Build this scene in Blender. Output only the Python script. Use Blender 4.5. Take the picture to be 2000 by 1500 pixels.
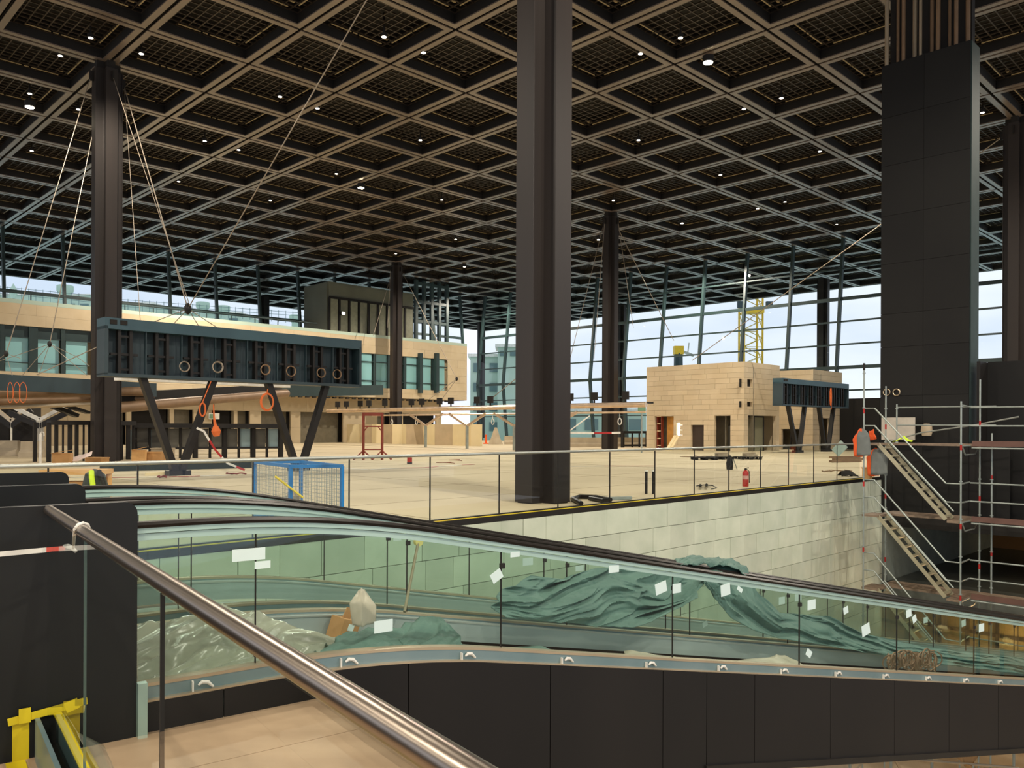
import bpy, bmesh, math, random
from mathutils import Vector, Matrix, noise
random.seed(7)
for o in list(bpy.data.objects): bpy.data.objects.remove(o)
SC = bpy.context.scene
COL = SC.collection
# ------------------------------------------------------------------ camera
F, HY, ROLL, EYE = 1605.0, 835.0, 0.0045, 1.6
cam_d = bpy.data.cameras.new('camera'); cam = bpy.data.objects.new('camera', cam_d); COL.objects.link(cam)
cam_d.sensor_width = 36; cam_d.lens = 36 * F / 2000; cam_d.shift_y = (HY - 750) / 2000
cam_d.clip_end = 2000; cam_d.clip_start = 0.05
cam.matrix_world = Matrix.Translation((0, 0, EYE)) @ Matrix.Rotation(math.pi/2, 4, 'X') @ Matrix.Rotation(ROLL, 4, 'Z')
SC.camera = cam
# ------------------------------------------------------------------ view
SC.view_settings.view_transform = 'Standard'; SC.view_settings.look = 'None'
SC.view_settings.exposure = 0.08; SC.view_settings.gamma = 1.0; SC.view_settings.use_curve_mapping = False
# ------------------------------------------------------------------ sky (overcast with soft clouds)
def lin(c):
    c = c/255.0
    return c/12.92 if c <= .04045 else ((c+.055)/1.055)**2.4
def rgb(r, g, b): return (lin(r), lin(g), lin(b), 1)
wd = bpy.data.worlds.new('sky'); SC.world = wd; wd.use_nodes = True
nt = wd.node_tree; nt.nodes.clear()
wo = nt.nodes.new('ShaderNodeOutputWorld'); bg = nt.nodes.new('ShaderNodeBackground')
tc = nt.nodes.new('ShaderNodeTexCoord'); mp = nt.nodes.new('ShaderNodeMapping'); mp.inputs['Scale'].default_value = (2.2, 2.2, 7)
nz = nt.nodes.new('ShaderNodeTexNoise'); nz.inputs['Scale'].default_value = 1.6; nz.inputs['Detail'].default_value = 5
cr = nt.nodes.new('ShaderNodeValToRGB')
cr.color_ramp.elements[0].position = .35; cr.color_ramp.elements[0].color = rgb(206, 216, 235)
cr.color_ramp.elements[1].position = .68; cr.color_ramp.elements[1].color = rgb(240, 241, 246)
nt.links.new(tc.outputs['Generated'], mp.inputs[0]); nt.links.new(mp.outputs[0], nz.inputs[0])
nt.links.new(nz.outputs[0], cr.inputs[0]); nt.links.new(cr.outputs[0], bg.inputs[0]); nt.links.new(bg.outputs[0], wo.inputs[0])
bg.inputs[1].default_value = 1.25
SC.cycles.transparent_max_bounces = 32
# ------------------------------------------------------------------ hall spots (for the ceiling lamps, with unseen fill added for the well wall)
AU = math.radians(45.49)
U = Vector((math.sin(AU), math.cos(AU), 0)); V = Vector((-math.cos(AU), math.sin(AU), 0)); N0 = Vector((-2.388, 33.665, 0))
CEIL = EYE + 16.3
def node(i, j, z=0): return N0 + U*4.5*i + V*4.5*j + Vector((0, 0, z))
def spot(loc, power, size=2.75, r=.12, col=(1, .89, .74)):
    l = bpy.data.lights.new('hall_and_fill_lamp', 'SPOT'); l.energy = power; l.spot_size = size; l.spot_blend = .35
    l.shadow_soft_size = r; l.color = col
    o = bpy.data.objects.new('hall_and_fill_lamp', l); COL.objects.link(o); o.location = loc
    return o
LAMP = 5800
for i, j in [(-7, -1), (-7, -7), (-3, -5), (-3, 1), (1, -4), (1, 2), (5, -1), (5, 6), (1, 8), (9, 3), (9, 9), (-11, -5), (-9, 4), (4, -6), (-5, -8), (-2, -9), (1, -8), (-8, -9)]:  # nodes at the end of the list are added to brighten the well wall
    spot(node(i+.5, j+.5, CEIL - .25), LAMP*(1.55 if i+j > 3 else 1.0))
# ------------------------------------------------------------------ pixel -> place helpers
cR, sR = math.cos(ROLL), math.sin(ROLL)
def ray(px, py):
    a, b = px-1000, py-HY
    return Vector(((cR*a + sR*b)/F, 1.0, (sR*a - cR*b)/F))
def G(px, py, z=0.0):
    r = ray(px, py); return Vector((0, 0, EYE)) + r*((z-EYE)/r.z)
def D(px, py, Y): return Vector((0, 0, EYE)) + ray(px, py)*Y
def PLN(px, py, p, d):            # on the vertical plane through p along direction d
    r = ray(px, py); n = Vector((-d.y, d.x, 0)); k = (Vector((p.x, p.y, 0)).dot(n))/(r.x*n.x + r.y*n.y)
    return Vector((0, 0, EYE)) + r*k
# ------------------------------------------------------------------ materials
MATS = {}
def mat(name, col, rough=.6, metal=0.0, var=.12, scale=3.0, spec=.5, bump=0.0, objvar=0.0, col2=None, emit=None, aniso=None):
    if name in MATS: return MATS[name]
    m = bpy.data.materials.new(name); m.use_nodes = True; MATS[name] = m
    t = m.node_tree; b = t.nodes['Principled BSDF']
    b.inputs['Roughness'].default_value = rough; b.inputs['Metallic'].default_value = metal
    b.inputs['Specular IOR Level'].default_value = spec
    c = rgb(*col)
    co = t.nodes.new('ShaderNodeTexCoord'); mpn = t.nodes.new('ShaderNodeMapping')
    n = t.nodes.new('ShaderNodeTexNoise'); n.inputs['Scale'].default_value = scale; n.inputs['Detail'].default_value = 4
    if aniso: mpn.inputs['Scale'].default_value = aniso
    geo = t.nodes.new('ShaderNodeNewGeometry')
    t.links.new(geo.outputs['Position'], mpn.inputs[0]); t.links.new(mpn.outputs[0], n.inputs[0])
    r = t.nodes.new('ShaderNodeValToRGB'); r.color_ramp.elements[0].position = .3; r.color_ramp.elements[1].position = .7
    c2 = rgb(*col2) if col2 else tuple(min(1, x*(1+var)) for x in c[:3]) + (1,)
    c1 = c if col2 else tuple(x*(1-var) for x in c[:3]) + (1,)
    r.color_ramp.elements[0].color = c1; r.color_ramp.elements[1].color = c2
    t.links.new(n.outputs[0], r.inputs[0]); out = r.outputs[0]
    if objvar:
        oi = t.nodes.new('ShaderNodeObjectInfo'); hs = t.nodes.new('ShaderNodeHueSaturation')
        mr = t.nodes.new('ShaderNodeMapRange'); mr.inputs['To Min'].default_value = 1-objvar; mr.inputs['To Max'].default_value = 1+objvar*.6
        t.links.new(oi.outputs['Random'], mr.inputs[0]); t.links.new(mr.outputs[0], hs.inputs['Value']); t.links.new(out, hs.inputs['Color']); out = hs.outputs[0]
    t.links.new(out, b.inputs['Base Color'])
    if bump:
        bp = t.nodes.new('ShaderNodeBump'); bp.inputs['Strength'].default_value = bump; bp.inputs['Distance'].default_value = .02
        n2 = t.nodes.new('ShaderNodeTexNoise'); n2.inputs['Scale'].default_value = scale*6; n2.inputs['Detail'].default_value = 5
        t.links.new(mpn.outputs[0], n2.inputs[0]); t.links.new(n2.outputs[0], bp.inputs['Height']); t.links.new(bp.outputs[0], b.inputs['Normal'])
    if emit:
        b.inputs['Emission Color'].default_value = rgb(*emit[0]); b.inputs['Emission Strength'].default_value = emit[1]
    return m
def glass(name, tint, refl=.9, rough=0.0, opacity=0.0, milk=(200, 210, 205)):
    if name in MATS: return MATS[name]
    m = bpy.data.materials.new(name); m.use_nodes = True; MATS[name] = m
    t = m.node_tree; t.nodes.clear(); o = t.nodes.new('ShaderNodeOutputMaterial')
    tr = t.nodes.new('ShaderNodeBsdfTransparent'); tr.inputs[0].default_value = rgb(*tint)
    gl = t.nodes.new('ShaderNodeBsdfGlossy'); gl.inputs['Roughness'].default_value = rough; gl.inputs[0].default_value = (refl, refl, refl, 1)
    fr = t.nodes.new('ShaderNodeFresnel'); fr.inputs[0].default_value = 1.45
    ge = t.nodes.new('ShaderNodeNewGeometry'); iv = t.nodes.new('ShaderNodeMath'); iv.operation = 'SUBTRACT'; iv.inputs[0].default_value = 1.0
    ml = t.nodes.new('ShaderNodeMath'); ml.operation = 'MULTIPLY'
    t.links.new(ge.outputs['Backfacing'], iv.inputs[1]); t.links.new(iv.outputs[0], ml.inputs[0]); t.links.new(fr.outputs[0], ml.inputs[1])
    mx = t.nodes.new('ShaderNodeMixShader'); t.links.new(ml.outputs[0], mx.inputs[0]); t.links.new(gl.outputs[0], mx.inputs[2])
    src = tr.outputs[0]
    if opacity:
        df = t.nodes.new('ShaderNodeBsdfDiffuse'); df.inputs[0].default_value = rgb(*milk)
        m2 = t.nodes.new('ShaderNodeMixShader'); m2.inputs[0].default_value = opacity
        t.links.new(tr.outputs[0], m2.inputs[1]); t.links.new(df.outputs[0], m2.inputs[2]); src = m2.outputs[0]
    t.links.new(src, mx.inputs[1]); t.links.new(mx.outputs[0], o.inputs[0])
    return m
M_floor = mat('screed', (186, 170, 138), .75, var=.10, scale=.25, bump=.05, col2=(204, 189, 157))
M_slab = mat('landing_stone', (156, 130, 104), .5, scale=1.2, col2=(180, 154, 126), bump=.05, aniso=(1, 2.5, 1))
M_steel_dk = mat('black_steel', (34, 32, 30), .42, spec=.25, scale=2, var=.15, col2=(42, 39, 36))
M_black = mat('black_cladding', (27, 25, 24), .5, spec=.25, scale=.9, col2=(34, 31, 29), aniso=(1, 1, .4))
M_tower = mat('tower_cladding', (25, 24, 23), .6, spec=.25, scale=.6, col2=(30, 29, 27), objvar=.15)
M_column = mat('column_paint', (44, 40, 38), .42, spec=.3, scale=.5, col2=(52, 46, 43), aniso=(3, 3, .3))
M_beam = mat('ceiling_beam_paint', (106, 94, 84), .28, scale=.4, col2=(114, 102, 92), spec=.8)
M_coffer = mat('coffer_inside', (13, 11, 10), .7, scale=1, col2=(17, 14, 12))
M_grille = mat('grille_bars', (50, 42, 34), .45, scale=1)
M_strip = mat('pale_metal_strip', (160, 144, 110), .35, scale=2)
M_stone = mat('limestone', (200, 180, 146), .8, scale=.9, col2=(210, 192, 160), objvar=.07, bump=.1)
M_stone_w = mat('well_limestone', (190, 199, 178), .8, scale=1.6, col2=(208, 214, 194), objvar=.13, bump=.1)
M_pgreen = mat('pale_metal_profile', (168, 196, 184), .35, metal=.3, scale=1.5, col2=(182, 208, 196))
M_chan = mat('base_channel_steel', (120, 146, 150), .35, metal=.5, scale=2, col2=(140, 160, 162))
M_champ = mat('champagne_edge', (196, 178, 150), .3, metal=.6, scale=2)
M_rubber = mat('black_rubber', (28, 24, 22), .35, spec=.25, scale=2)
M_bright = mat('galvanised_steel', (176, 180, 172), .4, metal=.6, scale=3)
M_galv = mat('scaffold_tube', (158, 166, 160), .45, metal=.5, scale=3)
M_brush = mat('brushed_tube', (160, 148, 136), .3, metal=1.0, var=.05, scale=3)
M_teal = mat('teal_grey_steel', (38, 55, 61), .5, scale=1.2, col2=(46, 64, 70))
M_tealL = mat('teal_header_steel', (46, 74, 84), .45, scale=1.2, col2=(52, 82, 92))
M_facade = mat('facade_steel', (40, 58, 58), .45, scale=1)
M_tan = mat('tan_render', (184, 166, 134), .8, scale=.6, col2=(198, 180, 148))
M_boardA = mat('board_yellow', (228, 210, 164), .7, scale=1, col2=(236, 218, 174))
M_boardB = mat('board_tan', (188, 168, 136), .7, scale=1)
M_wood = mat('plywood', (196, 150, 92), .7, scale=3, col2=(212, 168, 108))
M_plank = mat('scaffold_plank', (118, 100, 84), .7, scale=4, col2=(142, 122, 102), aniso=(3, .5, 3))
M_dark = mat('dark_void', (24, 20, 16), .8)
M_red = mat('red_paint', (170, 32, 28), .4)
M_rust = mat('red_oxide', (128, 52, 36), .6)
M_blue = mat('blue_paint', (20, 112, 176), .45)
M_yellow = mat('yellow_paint', (226, 184, 40), .5)
M_ytape = mat('yellow_tape', (214, 190, 24), .5)
M_orange = mat('orange_cloth', (232, 92, 36), .8)
M_grey = mat('grey_cloth', (110, 114, 110), .85)
M_white = mat('white_paint', (225, 222, 212), .5)
M_paper = mat('white_paper', (214, 232, 228), .7, var=.03)
M_paper2 = mat('dull_paper', (176, 198, 186), .7, var=.03)
M_tarp = mat('green_tarp', (66, 98, 90), .6, scale=2.5, col2=(88, 120, 110), bump=.5)
M_card = mat('cardboard', (176, 134, 84), .8, scale=4)
M_cable = mat('steel_cable', (150, 138, 122), .4, metal=.3)
M_rope = mat('orange_rope', (214, 108, 52), .8)
M_hiviz = mat('high_visibility_yellow', (196, 224, 40), .7)
M_conc = mat('concrete', (168, 154, 130), .85, scale=1.5, bump=.1)
M_duct = mat('brown_duct', (134, 108, 82), .5, scale=2, metal=.3)
M_pipe = mat('silver_pipe', (222, 198, 172), .3, metal=.7, scale=2)
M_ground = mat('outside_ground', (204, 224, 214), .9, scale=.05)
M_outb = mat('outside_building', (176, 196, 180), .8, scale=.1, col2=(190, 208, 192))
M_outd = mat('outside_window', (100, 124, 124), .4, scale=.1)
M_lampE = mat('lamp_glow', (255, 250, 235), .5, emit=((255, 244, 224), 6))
M_floodE = mat('floodlight_glow', (255, 250, 235), .5, emit=((255, 240, 205), 60))
M_lowE = mat('lit_window', (240, 190, 120), .5, emit=((240, 180, 110), .5))
M_door = mat('grey_door', (120, 112, 92), .5)
GL = glass('clear_glass', (249, 252, 251))
GLW = glass('walkway_glass', (245, 250, 248), refl=1.0)
GLF = glass('facade_glass', (246, 250, 250), refl=.7)
GLT = glass('teal_window', (160, 210, 210), opacity=.8, milk=(160, 216, 218))
FILM = glass('plastic_film', (214, 216, 204), refl=.9, rough=.28, opacity=.55, milk=(176, 178, 160))
# ------------------------------------------------------------------ object helpers
ORG = {}
def link(o, parent, org):
    COL.objects.link(o)
    if parent is not None: o.parent = parent
    ORG[o.name] = org
def org(o): return ORG[o.name] if o is not None else Vector((0, 0, 0))
def tag(o, label, cat=None, group=None, kind=None):
    if label: o['label'] = label
    if cat: o['category'] = cat
    if group: o['group'] = group
    if kind: o['kind'] = kind
    return o
def thing(name, label, cat, loc, group=None):
    o = bpy.data.objects.new(name, None); o.empty_display_size = .2; o.location = loc
    link(o, None, Vector(loc)); return tag(o, label, cat, group)
def struct(name, loc=(0, 0, 0), label=None):
    o = bpy.data.objects.new(name, None); o.location = loc; link(o, None, Vector(loc)); o['kind'] = 'structure'
    if label: o['label'] = label
    return o
Z = Vector((0, 0, 1))
class MB:
    def __init__(s): s.v = []; s.f = []; s.sm = False
    def add(s, vs, fs):
        b = len(s.v); s.v += [tuple(x) for x in vs]; s.f += [tuple(i+b for i in f) for f in fs]; return s
    def box(s, c, sx, sy, sz, ax=None, ay=None, az=None):
        c = Vector(c); ax = Vector(ax or (1, 0, 0)).normalized(); ay = Vector(ay or (0, 1, 0)).normalized()
        az = Vector(az).normalized() if az else ax.cross(ay).normalized()
        P = [c + ax*(x*sx/2) + ay*(y*sy/2) + az*(z*sz/2) for z in (-1, 1) for y in (-1, 1) for x in (-1, 1)]
        return s.add(P, [(0, 2, 3, 1), (4, 5, 7, 6), (0, 1, 5, 4), (2, 6, 7, 3), (0, 4, 6, 2), (1, 3, 7, 5)])
    def slabp(s, a, b, z0, z1, th, off=0.0):   # vertical slab from a to b (xy), z0..z1
        a = Vector((a.x, a.y, 0)); b = Vector((b.x, b.y, 0)); d = (b-a).normalized(); n = Vector((-d.y, d.x, 0))
        c = (a+b)/2 + n*off; c.z = (z0+z1)/2
        return s.box(c, (b-a).length, th, z1-z0, d, n)
    def beam(s, a, b, w, h=None, up=(0, 0, 1)):
        a = Vector(a); b = Vector(b); d = (b-a); L = d.length
        if L < 1e-6: return s
        d.normalize(); up = Vector(up)
        if abs(d.dot(up)) > .98: up = Vector((U.x, U.y, 0))
        n = up.cross(d).normalized(); q = d.cross(n)
        return s.box((a+b)/2, L, w, h or w, d, n, q)
    def tube(s, pts, r, n=8, cap=True):
        pts = [Vector(p) for p in pts]; rings = []; prev = None
        for i, p in enumerate(pts):
            d = (pts[min(i+1, len(pts)-1)] - pts[max(i-1, 0)]).normalized()
            up = prev if prev is not None else (Vector((0, 0, 1)) if abs(d.z) < .95 else Vector((1, 0, 0)))
            x = up.cross(d).normalized(); y = d.cross(x).normalized(); prev = y
            rr = r[i] if isinstance(r, (list, tuple)) else r
            rings.append([p + x*math.cos(k*2*math.pi/n)*rr + y*math.sin(k*2*math.pi/n)*rr for k in range(n)])
        b = len(s.v); s.v += [tuple(q) for R in rings for q in R]
        for i in range(len(pts)-1):
            for k in range(n):
                s.f.append((b+i*n+k, b+i*n+(k+1) % n, b+(i+1)*n+(k+1) % n, b+(i+1)*n+k))
        if cap:
            s.f.append(tuple(b+k for k in range(n))[::-1]); s.f.append(tuple(b+(len(pts)-1)*n+k for k in range(n)))
        s.sm = True; return s
    def prism(s, poly, z0, z1):
        n = len(poly); b = len(s.v)
        s.v += [(p[0], p[1], z0) for p in poly] + [(p[0], p[1], z1) for p in poly]
        s.f.append(tuple(b+i for i in range(n))[::-1]); s.f.append(tuple(b+n+i for i in range(n)))
        for i in range(n): s.f.append((b+i, b+(i+1) % n, b+n+(i+1) % n, b+n+i))
        return s
    def sweep(s, path, prof, side):   # path of points, prof list of (a along side, b up)
        b = len(s.v); m = len(prof)
        for p in path:
            for a, z in prof: s.v.append(tuple(Vector(p) + side*a + Vector((0, 0, z))))
        for i in range(len(path)-1):
            for k in range(m): s.f.append((b+i*m+k, b+i*m+(k+1) % m, b+(i+1)*m+(k+1) % m, b+(i+1)*m+k))
        s.f.append(tuple(b+k for k in range(m))[::-1]); s.f.append(tuple(b+(len(path)-1)*m+k for k in range(m)))
        return s
    def build(s, name, m, parent=None, smooth=None, label=None):
        me = bpy.data.meshes.new(name); og = org(parent)
        me.from_pydata([(x-og.x, y-og.y, z-og.z) for x, y, z in s.v], [], s.f)
        bm = bmesh.new(); bm.from_mesh(me); bmesh.ops.recalc_face_normals(bm, faces=bm.faces); bm.to_mesh(me); bm.free()
        me.materials.append(m)
        if (s.sm if smooth is None else smooth):
            for p in me.polygons: p.use_smooth = True
            try: me.set_sharp_from_angle(angle=math.radians(40))
            except Exception: pass
        o = bpy.data.objects.new(name, me); link(o, parent, og)
        if label: o['label'] = label
        return o
def solo(mb, name, m, label, cat, group=None, kind=None, smooth=None):   # one-mesh thing with its origin at its base
    xs = [v[0] for v in mb.v]; ys = [v[1] for v in mb.v]; zs = [v[2] for v in mb.v]
    o3 = Vector(((min(xs)+max(xs))/2, (min(ys)+max(ys))/2, min(zs)))
    mb.v = [(x-o3.x, y-o3.y, z-o3.z) for x, y, z in mb.v]
    o = mb.build(name, m, None, smooth); o.location = o3; ORG[o.name] = o3
    return tag(o, label, cat, group, kind)
UNIT = {}
def unit_box(name, m, c, sx, sy, sz, ang, parent):
    key = m.name
    if key not in UNIT:
        me = bpy.data.meshes.new('block'); b = MB().box((0, 0, 0), 1, 1, 1); me.from_pydata(b.v, [], b.f); me.materials.append(m)
        bm = bmesh.new(); bm.from_mesh(me); bmesh.ops.recalc_face_normals(bm, faces=bm.faces); bm.to_mesh(me); bm.free(); UNIT[key] = me
    o = bpy.data.objects.new(name, UNIT[key]); link(o, parent, org(parent))
    o.location = Vector(c) - org(parent); o.rotation_euler = (0, 0, ang); o.scale = (sx, sy, sz); return o
def stone_face(parent, m, a, d, L, z0, z1, bw, bh, holes=(), th=.12, name='stone_block', jit=.35, gap=.01, nsign=1):
    """running courses of separate blocks on the face from a along d; nsign: side on which blocks stand proud"""
    d = Vector((d.x, d.y, 0)).normalized(); n = Vector((-d.y, d.x, 0))*nsign; ang = math.atan2(d.y, d.x)
    rows = max(1, round((z1-z0)/bh)); rh = (z1-z0)/rows; cnt = 0
    for r in range(rows):
        zb = z0 + r*rh; zt = zb + rh; s = 0.0; cuts = [0.0]
        x = bw*(.5 if r % 2 else 1.0)*(1+random.uniform(-jit, jit)*.5)
        while x < L - bw*.3:
            cuts.append(x); x += bw*(1+random.uniform(-jit, jit))
        cuts.append(L)
        for k in range(len(cuts)-1):
            segs = [(cuts[k], cuts[k+1], zb, zt)]
            for hx0, hx1, hz0, hz1 in holes:
                ns = []
                for (p, q, e, f) in segs:
                    if q <= hx0 or p >= hx1 or f <= hz0 or e >= hz1: ns.append((p, q, e, f)); continue
                    if p < hx0: ns.append((p, hx0, e, f))
                    if q > hx1: ns.append((hx1, q, e, f))
                    mp_, mq_ = max(p, hx0), min(q, hx1)
                    if e < hz0: ns.append((mp_, mq_, e, hz0))
                    if f > hz1: ns.append((mp_, mq_, hz1, f))
                segs = ns
            for (p, q, e, f) in segs:
                if q-p < .05 or f-e < .05: continue
                pr = random.uniform(0, .012)
                c = a + d*((p+q)/2) + n*(th/2+pr); c = Vector((c.x, c.y, (e+f)/2))
                unit_box(name, m, c, q-p-gap, th, f-e-gap, ang, parent); cnt += 1
    return cnt
def sheet(name, m, rows, nu, nv, amp, freq, parent=None, th=.006, seed=0, ndir=None, folds=None):
    """crumpled cloth: rows = list of polylines (each list of points); interpolated, then creased by noise"""
    def samp(pl, s):
        x = s*(len(pl)-1); i = min(int(x), len(pl)-2); return pl[i].lerp(pl[i+1], x-i)
    P = []
    for j in range(nv+1):
        y = j/nv*(len(rows)-1); jj = min(int(y), len(rows)-2); fr = y-jj
        for i in range(nu+1):
            a = samp(rows[jj], i/nu); b = samp(rows[jj+1], i/nu); p = a.lerp(b, fr)
            q = p*freq + Vector((seed*7.3, seed*3.1, 0))
            if folds: q = Vector((i/nu*folds[0] + y/(len(rows)-1)*folds[2], y/(len(rows)-1)*folds[1], seed*3.3)) + Vector((noise.noise(p*1.5), noise.noise(p*1.5+Z), 0))*.7
            e = 1.0
            r1 = noise.noise(q); r2 = noise.noise(q*2.3+Vector((5, 1, 2))); r3 = noise.noise(q*5+Vector((1, 9, 4)))
            ridge = (1-abs(r1)*3)*.8 + (1-abs(r2)*3)*.35 + (1-abs(r3)*3)*.08
            dirv = ndir or Vector((0, -.5, .8))
            p = p + dirv*(ridge*amp*e) + Vector((noise.noise(q+Vector((9, 9, 9))), noise.noise(q+Vector((3, 7, 1))), 0))*amp*.6
            P.append(p)
    mb = MB(); W_ = nu+1
    mb.add(P, [(j*W_+i, j*W_+i+1, (j+1)*W_+i+1, (j+1)*W_+i) for j in range(nv) for i in range(nu)])
    if parent is not None: o = mb.build(name, m, parent, True)
    else:
        xs = [p.x for p in P]; ys = [p.y for p in P]; zs = [p.z for p in P]; o3 = Vector((sum(xs)/len(xs), sum(ys)/len(ys), min(zs)))
        mb.v = [(x-o3.x, y-o3.y, z-o3.z) for x, y, z in mb.v]; o = mb.build(name, m, None, True); o.location = o3; ORG[o.name] = o3
    if th:
        sm = o.modifiers.new('thickness', 'SOLIDIFY'); sm.thickness = th
    return o
ORD = ['first', 'second', 'third', 'fourth', 'fifth', 'sixth', 'seventh', 'eighth', 'ninth', 'tenth', 'eleventh', 'twelfth', 'thirteenth',
       'fourteenth', 'fifteenth', 'sixteenth', 'seventeenth', 'eighteenth', 'nineteenth', 'twentieth'] + ['twenty-' + x for x in
       ['first', 'second', 'third', 'fourth', 'fifth', 'sixth', 'seventh', 'eighth', 'ninth']] + ['thirtieth'] + ['thirty-' + x for x in
       ['first', 'second', 'third', 'fourth', 'fifth', 'sixth', 'seventh', 'eighth', 'ninth']]
# ================================================================== GEOMETRY FRAMES
LA = G(880, 1018); LB = G(1690, 935); LD = (LB-LA).normalized(); LB = PLN(1719, 900, LA, LD); LB.z = 0; LN = Vector((-LD.y, LD.x, 0))      # edge of the well
WO = G(262, 1432); WAZ = math.radians(54); WD = Vector((math.sin(WAZ), math.cos(WAZ), 0)); WN = Vector((-math.cos(WAZ), math.sin(WAZ), 0))
def W(n, t, z=0.0): return WO + WN*n + WD*t + Vector((0, 0, z))
def WP(px, py, n): return PLN(px, py, W(n, 0), WD)
SL = .2014
def prof(t, t0):
    x = t-t0
    if x < -.8: return 0.0
    if x > .8: return -SL*x
    return -SL*(x+.8)**2/3.2
C0 = Vector((LB.x, LB.y, 0)); VD = -V                                                    # corner of the well, direction of the dark wall
# ================================================================== CEILING
ceil = struct('ceiling', node(0, 0, CEIL), 'black coffered steel roof grid')
def coffer_mesh():
    mb = MB(); h = 2.25
    for s in (-1, 1):
        for ax, ay in ((U, V), (V, U)):
            L = 4.5-.14 if ax is U else 4.5-.14-.50
            mb.box(ay*(s*(h-.07-.125)), L, .25, .05, ax, ay, Z)
    return mb
def web_mesh():
    mb = MB(); h = 2.25
    for s in (-1, 1):
        for ax, ay in ((U, V), (V, U)):
            L = 4.5-.13 if ax is U else 4.5-.13-.5
            mb.box(ay*(s*(h-.06-.23)) + Z*.47, L-.46 if ax is U else L, .025, .88, ax, ay, Z)
            mb.box(ay*(s*(h-.04)) + Z*.3, 4.4, .02, .5, ax, ay, Z)
    return mb
def grille_mesh():
    mb = MB(); hw = 1.95
    for k in range(11):
        q = -hw + k*.39
        mb.box(U*q + Z*.45, 2*hw, .045, .05, V, U, Z); mb.box(V*q + Z*.45, 2*hw, .045, .05, U, V, Z)
    return mb
def strip_mesh():
    mb = MB()
    for a, b in ((-1.2, -.25), (-.15, .05), (.15, 1.3)): 
        mb.box(V*1.58 + U*((a+b)/2) + Z*.36, (b-a), .05, .03, U, V, Z)
    for a, b in ((-1.3, -.3), (-.2, 1.2)): mb.box(U*1.58 + V*((a+b)/2) + Z*.36, (b-a), .05, .03, V, U, Z)
    for a in (-.25, 0, .25): mb.box(V*1.3 + U*(1.3+a*.3) + Z*.5, .1, .1, .1, U, V, Z)
    return mb
def tomesh(mb, name, m):
    me = bpy.data.meshes.new(name); me.from_pydata(mb.v, [], mb.f)
    bm = bmesh.new(); bm.from_mesh(me); bmesh.ops.recalc_face_normals(bm, faces=bm.faces); bm.to_mesh(me); bm.free(); me.materials.append(m); return me
mc, mg, ms, mw = coffer_mesh(), grille_mesh(), strip_mesh(), web_mesh()
me_w = None
me_w = tomesh(mw, 'web', M_coffer)
me_c, me_g, me_s = tomesh(mc, 'coffer', M_beam), tomesh(mg, 'grille', M_grille), tomesh(ms, 'metal_strip', M_strip)
def pxy(p): return 1000 + F*p.x/p.y, HY - F*(p.z-EYE)/p.y
IM, JM = 16, 17
cells = []
for i in range(-9, IM):
    for j in range(-10, JM):
        c = node(i+.5, j+.5, CEIL)
        if c.y < 6: continue
        x, y = pxy(c); r = F*3.2/c.y
        if -r < x < 2000+r and y > -r*1.2: cells.append((c.length, c))
cells.sort(key=lambda q: q[0])
big = (MB(), MB(), MB())
for k, (d_, c) in enumerate(cells):
    if k < 300:
        o = bpy.data.objects.new('coffer', me_c); link(o, ceil, Vector(c)); o.location = c - org(ceil)
        g = bpy.data.objects.new('grille', me_g); link(g, o, Vector(c))
        g3 = bpy.data.objects.new('web', me_w); link(g3, o, Vector(c))
        if k < 200: g2 = bpy.data.objects.new('metal_strip', me_s); link(g2, o, Vector(c))
    else:
        for B, src in zip((big[0], big[2]), (mc, mw)): B.add([Vector(v)+c for v in src.v], src.f)
        for q in range(0, 11, 2):
            qq = -1.85+q*.37; big[1].box(c+U*qq+Z*.62, 3.7, .03, .05, V, U, Z); big[1].box(c+V*qq+Z*.62, 3.7, .03, .05, U, V, Z)
big[0].build('far_coffers', M_beam, ceil)['kind'] = 'stuff'
big[1].build('far_grilles', M_grille, ceil)['kind'] = 'stuff'
big[2].build('far_webs', M_coffer, ceil)['kind'] = 'stuff'
mb = MB(); cc = (node(-14, -14)+node(IM, JM))/2; mb.box(Vector((cc.x, cc.y, CEIL+1.1)), 4.5*(IM+14), 4.5*(JM+14), .3, U, V, Z); mb.build('roof_deck', M_coffer, ceil)
mb = MB()   # slab of the roof behind the camera (out of view), plain deck soffit and the edge fascias
for a, b in ((node(IM, -14), node(IM, JM)), (node(-14, JM), node(IM, JM))): mb.slabp(a, b, CEIL-.05, CEIL+1.2, .3)
mb.build('roof_edge', M_facade, ceil)
for i in range(-13, IM+1):        # web plates hanging down into every joint, so coffers read as deep boxes
    pass
# small downlights
dl = [(177, 73), (276, 104), (58, 182), (153, 213), (400, 275), (620, 211), (750, 71), (827, 102), (547, 188), (466, 292), (1329, 73), (1251, 104), (1453, 212), (1526, 191),
      (1601, 295), (1247, 273), (821, 273), (62, 294), (657, 339), (349, 354), (1407, 341), (773, 495), (528, 391), (863, 390), (1198, 391), (1533, 394), (1634, 438), (1919, 219), (118, 108), (890, 467), (1480, 407)]
dl.sort()
for k, (x, y) in enumerate(dl):
    p = G(x, y, CEIL-.02)
    mb = MB(); mb.tube([p+Z*.98, p+Z*.14, p+Z*.12, p-Z*.02], [.04, .04, .13, .13], 10)
    t = thing('downlight', 'small round white downlight in the dark ceiling, %s from the left' % ORD[k], 'lamp', p+Z*.98, 'small downlights in the ceiling')
    mb.build('housing', M_coffer, t); mb = MB(); mb.tube([p-Z*.02, p-Z*.035], .10, 10); mb.build('lens', M_lampE, t)
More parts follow.
